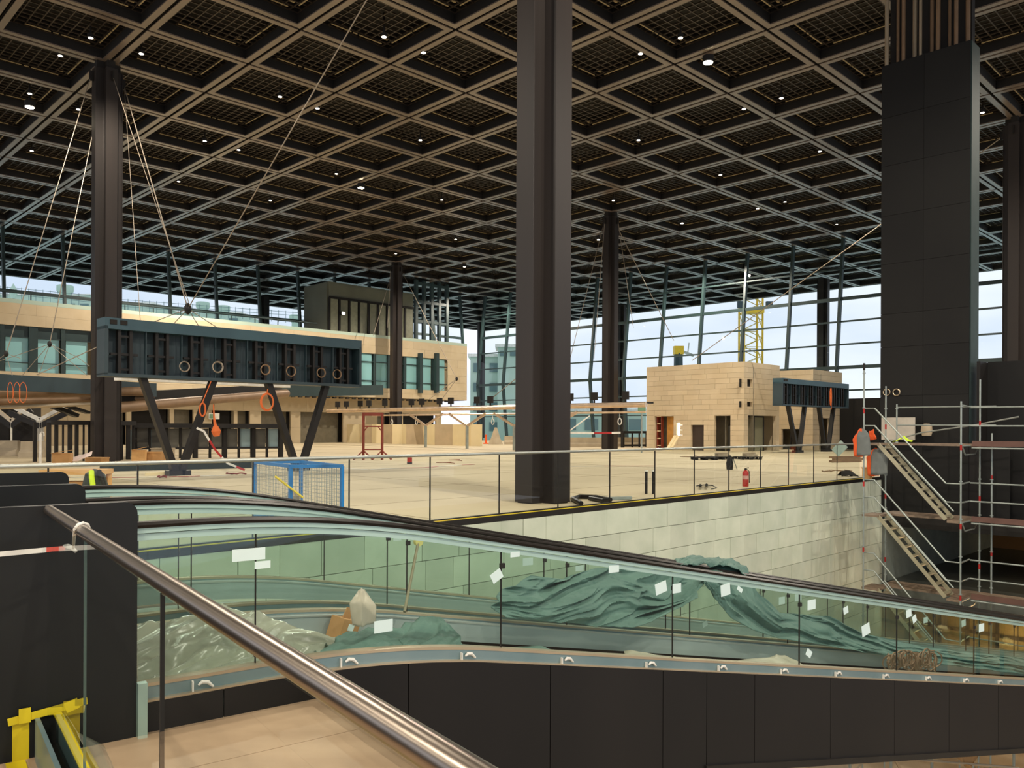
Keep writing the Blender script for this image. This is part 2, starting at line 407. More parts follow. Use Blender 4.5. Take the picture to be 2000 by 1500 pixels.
fl = [(58, 209, 'bright round floodlight on the ceiling left of the left column'), (705, 367, 'bright round floodlight on the ceiling between the left and central columns'),
      (1383, 122, 'brightest floodlight, on the ceiling right of the central column'), (1332, 436, 'small bright spotlight in the ceiling right of the cable column'),
      (1169, 468, 'small bright spotlight just left of the far cable column'), (907, 521, 'small bright spotlight in the far ceiling left of the central column'),]
for x, y, lb in fl:
    p = G(x, y, CEIL-.3); big_ = y < 400
    t = thing('floodlight', lb, 'lamp', p+Z*1.25)
    mb = MB(); mb.tube([p+Z*1.24, p+Z*.3, p+Z*.28, p], [.05, .05, .24 if big_ else .2, .24 if big_ else .2], 12); mb.build('housing', M_coffer, t)
    mb = MB(); mb.tube([p, p-Z*.03], .2 if big_ else .13, 12); mb.build('lens', M_floodE if big_ else M_lampE, t)
# ================================================================== FLOORS
def P2(v): return (v.x, v.y)
far = 62
fl_o = struct('floor', LB, 'pale screed floor of the big hall')
uR, vL = 47.4, 52.2       # facade lines (metres from node 0)
pL = LA - LD*60
poly = [P2(pL), P2(LA), P2(LB), P2(C0+U*.95), P2(C0+U*.95+VD*40), P2(N0+U*uR-V*45), P2(N0+U*uR+V*vL), P2(N0-U*60+V*vL)]
mb = MB(); mb.prism(poly, -.35, 0); mb.build('screed', M_floor, fl_o)
# saw-cut joints in the screed as thin darker ribs just proud of the surface
mb = MB()
for k in range(1, 9):
    a = LA - LD*30 + LN*(k*3.4); b = LB + LN*(k*3.4) + LD*10; mb.box((a+b)/2 + Z*.001, (b-a).length, .025, .004, LD, LN, Z)
for k in range(-4, 5):
    a = LA + LD*(k*6.2) + LN*.3; b = a + LN*34; mb.box((a+b)/2 + Z*.001, 34, .02, .004, LN, LD, Z)
mb.build('joint', mat('floor_joint', (150, 136, 108), .8), fl_o)
def onL(t):     # where the line t = const meets the well edge
    p = W(0, t); k = ((LA-p).dot(LN))/(WN.dot(LN)); return p + WN*k
TE = 1.0
land = struct('floor', W(0, 0), 'near landing floor of veined beige stone slabs')
mb = MB(); mb.prism([P2(W(-9, TE)), P2(onL(TE)-LN*.02), P2(onL(-14)-LN*.02), P2(W(-9, -14))], -.4, -.03); mb.build('base', M_conc, land)
for a in range(4):
    for b in range(8):
        t1 = TE - a*1.2; t0 = t1-1.2; n1 = 0 - b*.62; off = .0
        c = W(n1-.31, (t0+t1)/2, -.015); unit_box('slab', M_slab, c, 1.195, .615, .03, math.atan2(WD.y, WD.x), land)
mb = MB(); mb.prism([P2(W(0, TE)), P2(onL(TE)-LN*.02), P2(onL(-14)-LN*.02), P2(W(0, -14))], -.03, 0)
mb.prism([P2(W(-9, TE-4.8)), P2(W(0, TE-4.8)), P2(W(0, -14)), P2(W(-9, -14))], -.03, 0); mb.prism([P2(W(-9, TE)), P2(W(-4.96, TE)), P2(W(-4.96, TE-4.8)), P2(W(-9, TE-4.8))], -.03, 0)
mb.build('paving', M_slab, land)
mb = MB(); mb.box(W(0, 0, -.02) + WN*(-4.5) + WD*(TE+.02), .04, 9, .4, WD, WN, Z); mb.build('edge_plate', M_black, land)
# lower levels
LF = -3.5
low = struct('floor', C0+Z*LF, 'dark lower floor beyond the well')
mb = MB(); mb.prism([P2(C0+VD*.1), P2(C0+VD*30), P2(C0+VD*30+U*25), P2(C0+U*25)], LF-.5, LF); mb.build('slab', mat('lower_screed', (96, 100, 94), .5, scale=.4), low)
pit = struct('floor', LB+Z*-9, 'bottom of the well')
mb = MB(); mb.box(Vector((20, 10, -9.1)), 90, 90, .2); mb.build('slab', M_conc, pit)
# ================================================================== WELL WALLS
ww = struct('wall_well', LA-LD*8, 'pale limestone block wall lining the well')
a0 = LA - LD*10; Lw = (LB-a0).length
mb = MB(); mb.slabp(a0, LB+LD*.0, -9, -.08, .2, .12); mb.build('backing', M_conc, ww)
stone_face(ww, M_stone_w, a0+LD*3.5+LN*.0, LD, Lw-3.5, -5.28, -.08, .95, .52, nsign=-1, jit=.4, th=.06, gap=.012)
mb = MB(); mb.slabp(a0, LB-LD*.02, -.08, .02, .10, -.02); mb.build('steel_edge', M_steel_dk, ww)
mb = MB(); mb.slabp(a0+LD*4, LB-LD*.6, .02, .032, .03, -.03); mb.build('yellow_tape', M_ytape, ww, label='yellow protective tape along the floor edge')
# return of the stone wall beyond the corner (lower storey) and black fascia
wr = struct('wall_right', C0, 'black panelled wall along the right of the well')
q0 = C0; SW0 = .45
mb = MB(); mb.slabp(C0+VD*3.0+U*.8, C0+VD*22+U*.8, -1.15, 3.72, .1)
mb.slabp(C0+VD*.02, C0+VD*3.0, -1.15, 1.2, .08); mb.slabp(C0+VD*2.95, C0+VD*2.95+U*.8, -1.15, 3.7, .1); mb.build('core', M_black, wr)
for k in range(9):
    s0 = 3.0 + k*1.55
    unit_box('panel', M_teal if False else M_tower, C0+VD*(s0+.775)+U*.72+Z*2.4, 1.54, .05, 2.6, math.atan2(VD.y, VD.x), wr)
    unit_box('panel', M_tower, C0+VD*(s0+.775)+U*.72+Z*-.03, 1.54, .05, 2.2, math.atan2(VD.y, VD.x), wr)
mb = MB(); mb.prism([P2(C0+VD*.2), P2(C0+VD*24), P2(C0+VD*24+U*24), P2(C0+VD*.2+U*24)], -1.6, -1.16); mb.build('soffit', M_dark, wr)
# lower storey back walls
lw = struct('wall_lower', C0+U*9+Z*LF, 'dim wall of the lower storey behind the scaffold')
mb = MB(); mb.slabp(C0+U*12+VD*-3, C0+U*12+VD*26, LF, -1.6, .2); mb.build('render', mat('lower_wall', (92, 70, 44), .8, scale=.6), lw)
mb = MB(); mb.slabp(C0+U*.02-VD*.02, C0+U*25-VD*.02, -9, -1.15, .15); mb.build('side_panel', mat('lower_blue', (120, 132, 126), .6), lw)
mb = MB()
for s in (3.2, 6.5, 9): mb.box(C0+U*6+VD*s+Z*-2.55, .5, .5, 1.9, U, V, Z)
mb.build('pier', mat('lower_pier', (120, 92, 52), .8), lw)
mb = MB(); mb.slabp(C0+U*11.8+VD*8, C0+U*11.8+VD*11, -2.6, -1.75, .06); mb.build('lit_panel', M_lowE, lw)
lw2 = struct('wall_lower', C0+Z*-9, 'plywood formwork wall below the lower storey')
mb = MB(); mb.slabp(C0+U*3+VD*-1, C0+U*3+VD*22, -9, -4, .15); mb.build('plywood', M_wood, lw2)
mb = MB()
for k in range(24):
    mb.slabp(C0+U*2.85+VD*(k*.9), C0+U*2.85+VD*(k*.9+.09), -9, -4, .1)
for z in (-4.4, -5.3, -6.2, -7.1): mb.slabp(C0+U*2.75, C0+U*2.75+VD*22, z, z+.1, .1)
mb.build('waler', M_steel_dk, lw2)
l = bpy.data.lights.new('lower_lamp', 'POINT'); l.energy = 700; l.color = (1, .66, .32); l.shadow_soft_size = .2
o = bpy.data.objects.new('lower_lamp', l); COL.objects.link(o); o.location = C0+U*6+VD*7+Z*-2.2
l = bpy.data.lights.new('lower_lamp', 'POINT'); l.energy = 120; l.color = (1, .62, .28); l.shadow_soft_size = .2
o = bpy.data.objects.new('lower_lamp', l); COL.objects.link(o); o.location = C0+U*1.5+VD*4+Z*-5.2
# ================================================================== COLUMNS
def cross_poly(c, Lh, w):
    pts = [(-Lh, -w), (-w, -w), (-w, -Lh), (w, -Lh), (w, -w), (Lh, -w), (Lh, w), (w, w), (w, Lh), (-w, Lh), (-w, w), (-Lh, w)]
    return [P2(c + U*a + V*b) for a, b in pts]
def column(i, j, label, caps=True, low=0):
    c = node(i, j); t = thing('column', label, 'column', c)
    mb = MB(); mb.prism(cross_poly(c, .55, .2), low, CEIL-.35); mb.build('shaft', M_column, t)
    mb = MB()
    for s in (-1, 1):
        mb.box(c+U*(s*.565)+Z*((CEIL-.35)/2), .03, .5, CEIL-.4, U, V, Z); mb.box(c+V*(s*.565)+Z*((CEIL-.35)/2), .03, .5, CEIL-.4, V, U, Z)
    mb.build('flange', M_column, t)
    if caps:
        mb = MB(); mb.prism(cross_poly(c, .5, .16), CEIL-.35, CEIL+.3)
        mb.build('head', M_dark, t)
        for s in (-1, 1):
            for ax in (U, V):
                m2 = MB(); m2.box(c+ax*(s*.66)+Z*(CEIL-.75), .22, .05, .45, ax, ax.cross(Z), Z); m2.build('lug', M_steel_dk, t)
    return c
cL = column(-2, 3, 'dark steel column at the left, cables fanning from its head')
cC = column(-2, -3, 'widest dark cross-shaped steel column in the middle foreground')
c6 = column(6, 3, 'dark column right of centre with cables and silver pipe in front')
c7 = column(6, 9, 'thin far column in front of the long stone building')
cRt = column(6, -3, 'brown steel column at the right edge of the picture')
column(14, 9, 'outside column just right of the far cable column', False)
column(6, 15, 'outside column above the long stone building, left of the grey rooftop room', False)
column(14, 15, 'most distant slim column near the glass corner', False)
column(14, 3, 'outside column above the smaller stone block', False)
# ================================================================== FACADES
FOLD = 6.75
def facade(name, base, d, nrm, s0, s1, zmin, transoms, label):
    """base + d*s ; nrm points inward"""
    st = struct(name, base + d*((s0+s1)/2), label)
    def at(s, z):
        if z >= FOLD: off = 1.2*(1-(z-FOLD)/(CEIL-FOLD))
        else: off = 1.2-.7*(1-z/FOLD)
        return base + d*s + nrm*off + Z*z
    n = round((s1-s0)/4.5)
    for k in range(n+1):
        s = s0+k*4.5; mb = MB()
        if zmin < FOLD: mb.beam(at(s, zmin), at(s, FOLD), .22, .34, nrm)
        mb.beam(at(s, max(zmin, FOLD)), at(s, CEIL), .22, .34, nrm); mb.build('mullion', M_facade, st)
    zs = [z for z in transoms if z >= zmin]
    for z, h in [(z, (.28 if z in (FOLD, 12.6) else .13)) for z in zs]:
        mb = MB(); mb.beam(at(s0, z), at(s1, z), .2, h); mb.build('transom', M_facade, st)
    zz = sorted(set([zmin]+zs+[CEIL]))
    for k in range(n):
        for a, b in zip(zz[:-1], zz[1:]):
            A, B, C_, D_ = at(s0+k*4.5+.11, a), at(s0+(k+1)*4.5-.11, a), at(s0+(k+1)*4.5-.11, b), at(s0+k*4.5+.11, b)
            m2 = MB(); e = nrm*.02; m2.add([A, B, C_, D_, A+e, B+e, C_+e, D_+e], [(0, 1, 2, 3), (4, 7, 6, 5), (0, 4, 5, 1), (1, 5, 6, 2), (2, 6, 7, 3), (3, 7, 4, 0)]); m2.build('pane', GLF, st)
    return st
TR = [2.9, 4.85, 6.75, 8.7, 10.65, 12.6, 15.2]
facade('window_1', N0 + V*51.75, U, -V, -31.5, 45, 10.8, [12.6, 15.2], 'folded glass wall behind the long stone building')
facade('window_1', N0 + V*51.75, U, -V, 38.25, 47.25, 0, TR, 'left glass wall next to the far corner') if False else None
facade('window_2', N0 + U*47.25, V, -U, -22.5, 49.5, 0, TR, 'tall folded glass wall on the right')
# glass strip of window_1 right of the stone building
facade('window_3', N0 + V*51.75, U, -V, 27, 45, 0, [2.9, 4.85, 6.75, 8.7], 'glass wall between the stone building and the far corner') if False else None
# ================================================================== OUTSIDE
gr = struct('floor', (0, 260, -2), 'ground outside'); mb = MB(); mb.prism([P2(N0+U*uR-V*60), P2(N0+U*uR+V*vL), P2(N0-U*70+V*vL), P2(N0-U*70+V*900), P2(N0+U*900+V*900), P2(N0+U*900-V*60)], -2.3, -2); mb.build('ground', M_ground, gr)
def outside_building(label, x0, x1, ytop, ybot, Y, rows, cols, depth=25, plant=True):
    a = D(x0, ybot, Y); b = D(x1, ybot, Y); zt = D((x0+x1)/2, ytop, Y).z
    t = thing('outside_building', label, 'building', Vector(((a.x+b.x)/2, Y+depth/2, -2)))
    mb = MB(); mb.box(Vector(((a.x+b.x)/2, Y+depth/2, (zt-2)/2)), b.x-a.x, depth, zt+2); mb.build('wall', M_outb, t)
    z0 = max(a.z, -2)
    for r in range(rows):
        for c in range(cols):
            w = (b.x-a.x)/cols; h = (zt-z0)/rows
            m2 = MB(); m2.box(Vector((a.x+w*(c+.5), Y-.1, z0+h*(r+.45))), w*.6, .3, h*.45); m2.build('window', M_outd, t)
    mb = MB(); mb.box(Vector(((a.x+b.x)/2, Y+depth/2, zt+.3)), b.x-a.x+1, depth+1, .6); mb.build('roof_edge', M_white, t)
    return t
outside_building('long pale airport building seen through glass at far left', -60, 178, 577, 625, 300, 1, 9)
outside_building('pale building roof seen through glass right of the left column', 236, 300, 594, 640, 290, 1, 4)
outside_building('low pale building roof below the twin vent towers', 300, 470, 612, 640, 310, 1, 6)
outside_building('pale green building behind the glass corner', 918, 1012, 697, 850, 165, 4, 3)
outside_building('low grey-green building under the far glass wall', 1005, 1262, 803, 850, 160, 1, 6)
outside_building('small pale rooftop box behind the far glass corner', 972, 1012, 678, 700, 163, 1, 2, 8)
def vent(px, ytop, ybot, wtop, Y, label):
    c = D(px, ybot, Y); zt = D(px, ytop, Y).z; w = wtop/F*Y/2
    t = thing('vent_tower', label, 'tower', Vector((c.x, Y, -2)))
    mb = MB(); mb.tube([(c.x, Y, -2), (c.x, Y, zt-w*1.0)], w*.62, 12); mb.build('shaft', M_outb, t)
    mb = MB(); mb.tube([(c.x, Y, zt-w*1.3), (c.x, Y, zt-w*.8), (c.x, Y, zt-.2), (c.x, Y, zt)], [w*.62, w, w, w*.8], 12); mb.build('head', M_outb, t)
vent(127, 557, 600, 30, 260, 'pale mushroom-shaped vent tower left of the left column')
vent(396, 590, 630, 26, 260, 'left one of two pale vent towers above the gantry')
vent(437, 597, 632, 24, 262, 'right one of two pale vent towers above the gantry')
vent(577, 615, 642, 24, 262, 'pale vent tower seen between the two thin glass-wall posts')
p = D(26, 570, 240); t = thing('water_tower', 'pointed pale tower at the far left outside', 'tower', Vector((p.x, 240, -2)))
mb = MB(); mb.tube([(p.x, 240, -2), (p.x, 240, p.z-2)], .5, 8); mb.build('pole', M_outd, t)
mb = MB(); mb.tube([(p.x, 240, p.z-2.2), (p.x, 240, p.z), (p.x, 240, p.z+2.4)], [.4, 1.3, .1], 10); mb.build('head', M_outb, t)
# roof scaffolding rails outside
t = thing('rooftop_railing', 'thin railing along the roofs outside the left glass wall', 'railing', Vector((-120, 255, 30)))
mb = MB()
for a, b, y0, y1 in ((0, 178, 573, 590), (236, 640, 598, 628)):
    for q in (0, 7, 13): mb.beam(D(a, y0-q, 250), D(b, y1-q, 250), .12)
    for k in range(int((b-a)/14)):
        x = a+k*14; yy = y0+(y1-y0)*(x-a)/(b-a); mb.beam(D(x, yy+8, 250), D(x, yy-15, 250), .12)
mb.build('rail', M_outd, t)
# tower crane
c = D(1466, 700, 122); w = 1.35; t = thing('tower_crane', 'yellow lattice tower crane mast outside the right glass wall', 'crane', Vector((c.x, 122, -2)))
mb = MB(); zt = 34
for sx in (-1, 1):
    for sy in (-1, 1): mb.beam((c.x+sx*w, 122+sy*w, -2), (c.x+sx*w, 122+sy*w, zt), .22)
mb.build('chord', M_yellow, t); mb = MB()
for k in range(14):
    z = -2+k*2.6
    for sy in (-1, 1):
        mb.beam((c.x-w, 122+sy*w, z), (c.x+w, 122+sy*w, z+1.3), .1); mb.beam((c.x+w, 122+sy*w, z+1.3), (c.x-w, 122+sy*w, z+2.6), .1); mb.beam((c.x-w, 122+sy*w, z), (c.x+w, 122+sy*w, z), .1)
    for sx in (-1, 1): mb.beam((c.x+sx*w, 122-w, z), (c.x+sx*w, 122+w, z+2.6), .1)
mb.build('lattice', mat('crane_brace', (196, 172, 70), .5), t)
pz = D(1466, 611, 122).z
mb = MB(); mb.box((c.x, 121, pz), 2.8, 2, .5); mb.build('platform', M_yellow, t)
for s in (-1, 1): mb = MB(); mb.box((c.x+s*2.1, 120, pz+.9), .9, .5, 1.0); mb.build('lamp', M_teal, t)
c = D(1325, 690, 140); t = thing('crane_cab', 'small yellow crane head with teal mast above the kiosk roof', 'crane', Vector((c.x, 140, -2)))
mb = MB(); mb.tube([(c.x, 140, -2), (c.x, 140, c.z)], [1.0, .75], 8); mb.build('mast', M_facade, t)
mb = MB(); mb.box((c.x, 140, c.z+.5), 1.6, 1.4, 1.4); mb.build('cab', M_yellow, t)
mb = MB(); mb.beam((c.x+.8, 140, c.z+.3), (c.x+2.6, 140, c.z-.4), .4); mb.beam((c.x+1.6, 140, c.z), (c.x+1.8, 140, c.z+1.8), .15); mb.build('jib', M_bright, t)
# ================================================================== LONG STONE BUILDING (left)
BV = 44.0; bA = N0 + V*BV; sR_ = 39.3; sL_ = -34
t = thing('stone_building', 'long two-storey limestone building behind the gantry on the left', 'building', bA + U*2)
mb = MB(); mb.slabp(bA+U*sL_+V*.6, bA+U*sR_+V*.6, 4.6, 10.6, .4); mb.box(bA+U*((sL_+sR_)/2)+V*4+Z*10.5, sR_-sL_, 7.4, .3, U, V, Z)
mb.box(bA+U*((sL_+sR_)/2)+V*4+Z*4.75, sR_-sL_, 7.4, .3, U, V, Z); mb.slabp(bA+U*(sR_-.2), bA+U*(sR_-.2)+V*7.4, 4.6, 10.6, .3); mb.build('core', M_tan, t)
# ribbons: px extents -> s
def s_at(px, base, d, z=5.0):
    r = ray(px, 700); n = Vector((-r.y, r.x, 0)); n.z = 0; r2 = Vector((r.x, r.y, 0)); n = Vector((-r2.y, r2.x, 0)); return -(base.dot(n))/(d.dot(n))
r1a, r1b = s_at(-60, bA, U), s_at(178, bA, U); r2a, r2b = s_at(700, bA, U), s_at(873, bA, U)
stone_face(t, M_stone, bA+U*sL_+Z*0, U, sR_-sL_, 9.05, 10.7, 4.2, .82, nsign=-1, jit=.3, th=.15)
stone_face(t, M_stone, bA+U*r1b, U, r2a-r1b, 5.6, 9.05, 4.2, 1.15, nsign=-1, th=.15)
stone_face(t, M_stone, bA+U*r2b, U, sR_-r2b, 5.6, 9.05, 3.2, .86, nsign=-1, th=.15)
stone_face(t, M_stone, bA+U*(sL_), U, sR_-sL_, 4.6, 5.6, 4.2, .5, nsign=-1, th=.15)
mb = MB(); mb.box(bA+U*((sL_+sR_)/2)+V*.3+Z*10.85, sR_-sL_, .9, .3, U, V, Z); mb.build('parapet', M_outb, t, label='pale parapet edge')
for a, b in ((r1a, r1b), (r2a, r2b)):
    n_ = max(3, round((b-a)/1.9)); w = (b-a)/n_
    for k in range(n_):
        m2 = MB(); m2.box(bA+U*(a+w*(k+.5))+V*.15+Z*7.32, w-.5, .06, 3.4, U, V, Z); m2.build('window_pane', GLT, t)
        m2 = MB(); m2.box(bA+U*(a+w*k)+V*.05+Z*7.32, .28 if k % 2 else .6, .3, 3.45, U, V, Z); m2.build('window_post', M_facade, t)
    if a == r1a:
        m2 = MB(); m2.box(bA+U*((a+b)/2)+V*.1+Z*8.62, b-a, .1, .84, U, V, Z); m2.build('window_header', M_facade, t)
    for z in (6.3, 8.2):
        m2 = MB(); m2.box(bA+U*((a+b)/2)+V*.0+Z*z, b-a, .12, .08, U, V, Z); m2.build('window_rail', M_facade, t)
# ground storey
g0 = N0 + V*(BV+2.2)
hol = []
for x0, x1, y0 in ((205+0, 245, 0), (255, 330, 0), (338, 376, 0), (412, 455, 0), (462, 486, 0), (508, 566, 0), (585, 668, 0), (735, 760, 0), (785, 850, 0)):
    hol.append((s_at(x0, g0, U)-sL_, s_at(x1, g0, U)-sL_, 0, 3.0))
gs = thing('ground_storey', 'tan ground-floor wall with dark openings under the long stone building', 'wall', g0+U*2)
stone_face(gs, M_tan, g0+U*sL_, U, sR_-sL_-2, 0, 4.55, 6.0, 1.52, holes=hol, nsign=-1, th=.25, name='wall_panel', jit=.1, gap=.01)
for h in hol:
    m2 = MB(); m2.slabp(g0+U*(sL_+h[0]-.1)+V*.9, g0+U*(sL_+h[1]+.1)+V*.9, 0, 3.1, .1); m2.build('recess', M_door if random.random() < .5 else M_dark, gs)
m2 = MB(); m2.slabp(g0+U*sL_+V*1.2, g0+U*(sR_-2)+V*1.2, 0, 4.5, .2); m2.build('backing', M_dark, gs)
# dotted soffit edge
m2 = MB(); a, b = s_at(500, bA, U), s_at(872, bA, U)
k = a
while k < b: m2.box(bA+U*k-V*.02+Z*4.45, .32, .3, .16, U, V, Z); k += .75
o = m2.build('soffit_slot', M_dark, t)
# rooftop room on it
a, b = s_at(640, bA+V*3, U), s_at(805, bA+V*3, U); ra = bA+V*3
t = thing('rooftop_room', 'grey-green room with windows standing on the long stone building', 'building', ra+U*((a+b)/2)+Z*11)
M_room = mat('room_grey', (104, 106, 90), .7, scale=.5)
mb = MB(); mb.slabp(ra+U*a, ra+U*b, 11, 16.2, .3); mb.box(ra+U*((a+b)/2)+V*2.2+Z*16.2, b-a, 4.6, .3, U, V, Z); mb.slabp(ra+U*a, ra+U*a+V*4.4, 11, 16.2, .3); mb.build('wall', M_room, t)
n_ = 9; w = (b-a)/n_
for k in range(n_):
    m2 = MB(); m2.box(ra+U*(a+w*(k+.5))-V*.2+Z*12.9, w-.35, .06, 3.4, U, V, Z); m2.build('panel', mat('room_panel', (140, 140, 116), .6, objvar=.3), t)
    m2 = MB(); m2.box(ra+U*(a+w*k)-V*.24+Z*12.9, .2, .12, 3.6, U, V, Z); m2.build('post', M_dark, t)
m2 = MB(); m2.box(ra+U*((a+b)/2)-V*.25+Z*14.75, b-a, .14, .2, U, V, Z); m2.build('rail', M_dark, t)
p = PLN(669, 612, ra-V*.5, U); t2 = thing('floodlight', 'small warm floodlight on the front of the rooftop room', 'lamp', p)
m2 = MB(); m2.box(p, .5, .3, .35, U, V, Z); m2.build('housing', M_steel_dk, t2); m2 = MB(); m2.box(p-V*.17, .36, .03, .26, U, V, Z); m2.build('lens', M_lampE, t2)
# dark scaffold frames right of the room
a, b = s_at(812, bA+V*3, U), s_at(872, bA+V*3, U)
t = thing('dark_stair_frame', 'dark steel lift frame beside the rooftop room', 'frame', ra+U*((a+b)/2)+Z*10.8)
for k in range(5):
    s = a+(b-a)*k/4; m2 = MB(); m2.box(ra+U*s+Z*14.4, .35, .35, 7.2, U, V, Z); m2.build('post', M_facade, t)
for z in (11.2, 13.4, 15.6, 17.6): m2 = MB(); m2.box(ra+U*((a+b)/2)+Z*z, b-a, .3, .3, U, V, Z); m2.build('beam', M_facade, t)
# railing along the roof of the stone building
t = thing('roof_railing', 'thin dark railing on the roof of the long stone building', 'railing', bA+V*1.0+Z*11)
mb = MB(); mb.beam(bA+U*sL_+V*1+Z*11.7, bA+U*s_at(630, bA, U)+V*1+Z*11.7, .09); mb.beam(bA+U*s_at(868, bA, U)+V*1+Z*11.7, bA+U*(sR_)+V*1+Z*11.7, .09)
mb.build('rail', M_facade, t); mb = MB()
for k in range(26):
    s = sL_+k*2.3
    if s < s_at(630, bA, U): mb.beam(bA+U*s+V*1+Z*11, bA+U*s+V*1+Z*11.7, .07)
mb.build('post', M_facade, t)
# ================================================================== KIOSKS
def kiosk(label, corner, dl, dr, h, holesL, holesR, bw=1.35, bh=.37, doors=None):
    t = thing('stone_kiosk', label, 'building', corner)
    c = corner
    # left face runs from c + V*dl to c ; right face runs from c to c+U*dr
    mb = MB(); e = .35
    mb.box(c+U*(dr/2)+V*(dl/2)+Z*(h-.25), dr-.3, dl-.3, .2, U, V, Z); mb.slabp(c+V*dl+U*.2, c+V*dl+U*dr, 0, h-.1, .2); mb.slabp(c+U*dr+V*.2, c+U*dr+V*dl, 0, h-.1, .2)
    mb.build('core', M_tan, t)
    stone_face(t, M_stone, c+V*dl, -V, dl, 0, h, bw, bh, holes=[(dl-b, dl-a, z0, z1) for a, b, z0, z1 in holesL], nsign=1, th=.25)
    stone_face(t, M_stone, c, U, dr, 0, h, bw, bh, holes=holesR, nsign=1, th=.25)
    mb = MB()
    mb.slabp(c+V*dl+U*1.3, c+U*1.3, 0, h-.3, .06); mb.slabp(c+V*1.6+U*.3, c+U*dr+V*1.6, 0, h-.3, .06); mb.build('inner_wall', M_door, t)
    return t
K = Vector((16.05, 56.9, 0)); kl, kr = s_at(1263, K, V), s_at(1523, K, U)
def zh(y, Y, px): 
    return D(px, y, Y).z
def hole(px0, px1, y0, y1, base, d):
    a, b = s_at(px0, base, d), s_at(px1, base, d)
    if a > b: a, b = b, a
    pm = base + d*((a+b)/2); return (a, b, max(0, D((px0+px1)/2, y1, pm.y).z), D((px0+px1)/2, y0, pm.y).z)
hl = [hole(1279, 1316, 813, 890, K, V), hole(1350, 1375, 830, 890, K, V), hole(1396, 1427, 812, 890, K, V), hole(1322, 1329, 826, 850, K, V)]
hr = [hole(1462, 1516, 812, 890, K, U), hole(1451, 1457.5, 741, 755, K, U), hole(1460, 1470, 741, 755, K, U), hole(1451, 1457.5, 785, 794, K, U), hole(1460, 1470, 785, 794, K, U)]
kt = kiosk('largest square limestone kiosk, left of the smaller one on the right', K, kl, kr, 6.25, hl, hr)
def onface(base, d, px, y): return PLN(px, y, base, d)
mb = MB(); mb.slabp(K+V*hl[1][0]+U*.25, K+V*hl[1][1]+U*.25, 0, hl[1][3], .06); mb.build('dark_screen', mat('dark_brown', (62, 48, 38), .5), kt)
mb = MB(); mb.slabp(K+V*(hl[2][0]+.2)+U*.6, K+V*(hl[2][1]-.5)+U*.6, 0, hl[2][3]-.7, .06); mb.build('grey_door', mat('door_grey', (74, 72, 64), .5), kt)
mb = MB(); mb.slabp(K+V*(hl[0][0]+.1)+U*1.0, K+V*(hl[0][1]-.45)+U*1.0, 0, hl[0][3], .06); mb.build('plywood_lining', mat('bright_ply', (232, 170, 84), .6, emit=None), kt)
for q in range(5): mb = MB(); mb.slabp(K+V*(hl[0][1]-.38)+U*.4, K+V*(hl[0][1]-.02)+U*.4, .25+q*.55, .32+q*.55, .3); mb.build('shelf', M_boardA, kt)
for q in (0, .38): mb = MB(); mb.slabp(K+V*(hl[0][1]-.02-q)+U*.4, K+V*(hl[0][1]-.08-q)+U*.4, 0, hl[0][3], .3); mb.build('shelf_side', M_rust, kt)
for f in (0.0, .34, .68): 
    s = hr[0][0]+(hr[0][1]-hr[0][0])*f; mb = MB(); mb.slabp(K+U*s+V*.35, K+U*(s+.09)+V*.35, 0, hr[0][3], .09); mb.build('door_frame', M_dark, kt)
mb = MB(); mb.slabp(K+U*hr[0][0]+V*.35, K+U*(hr[0][0]+(hr[0][1]-hr[0][0])*.7)+V*.35, hr[0][3]-.12, hr[0][3], .09); mb.build('door_frame', M_dark, kt)
mb = MB(); mb.slabp(K+U*hr[0][0]+V*.37, K+U*(hr[0][0]+(hr[0][1]-hr[0][0])*.68)+V*.37, 0, hr[0][3]-.1, .03); mb.build('door_glass', glass('pale_door_glass', (190, 200, 190), opacity=.5, milk=(176, 172, 142)), kt)
for h in hr[1:]+[hl[3]]:
    b_ = K+U*((h[0]+h[1])/2) if h is not hl[3] else K+V*((h[0]+h[1])/2)
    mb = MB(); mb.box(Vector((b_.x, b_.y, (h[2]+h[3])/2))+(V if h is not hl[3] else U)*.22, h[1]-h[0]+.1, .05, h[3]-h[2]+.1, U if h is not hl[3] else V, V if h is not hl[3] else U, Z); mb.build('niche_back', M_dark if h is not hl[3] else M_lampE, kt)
K2 = Vector((22.7, 62.0, 0)); k2l, k2r = s_at(1500, K2, V), s_at(1645, K2, U)
hl2 = [hole(1527, 1567, 838, 890, K2, V)]; hr2 = [hole(1601, 1622, 817, 890, K2, U)]
kt2 = kiosk('smaller limestone block behind the small gantry on the right', K2, k2l, k2r, 6.1, hl2, hr2)
mb = MB()
for f in (0, .33, .6, 1): s = hl2[0][0]+(hl2[0][1]-hl2[0][0])*f; mb.slabp(K2+V*s+U*.3, K2+V*(s+.1)+U*.3, 0, hl2[0][3], .1)
mb.slabp(K2+V*hl2[0][0]+U*.3, K2+V*hl2[0][1]+U*.3, hl2[0][3]-.12, hl2[0][3], .1); mb.build('door_frame', M_dark, kt2)
# far dark wall right of the kiosks
q = D(1645, 862, 66); t = thing('dark_far_wall', 'dark brown wall between the small gantry and the scaffold', 'wall', Vector((q.x, q.y, 0)))
aW = Vector((q.x-1, q.y, 0)); L_ = 14
for k in range(4): mb = MB(); mb.slabp(aW+VD*(k*2.0), aW+VD*(k*2.0+1.97), 0, 4.0, .3); mb.build('panel', M_tower, t)
# planks leaning at kiosk
for k, (x0, y0, x1, y1) in enumerate(((1324, 852, 1308, 881), (1319, 851, 1302, 882))):
    a = D(x0, y0, 59.2); b = D(x1, y1, 58.0); b.z = 0; mb = MB(); mb.beam(a, b, .22, .06)
    solo(mb, 'leaning_plank', M_boardA, ['pale plank leaning by the kiosk doorway, right one', 'pale plank leaning by the kiosk doorway, left one'][k], 'plank')
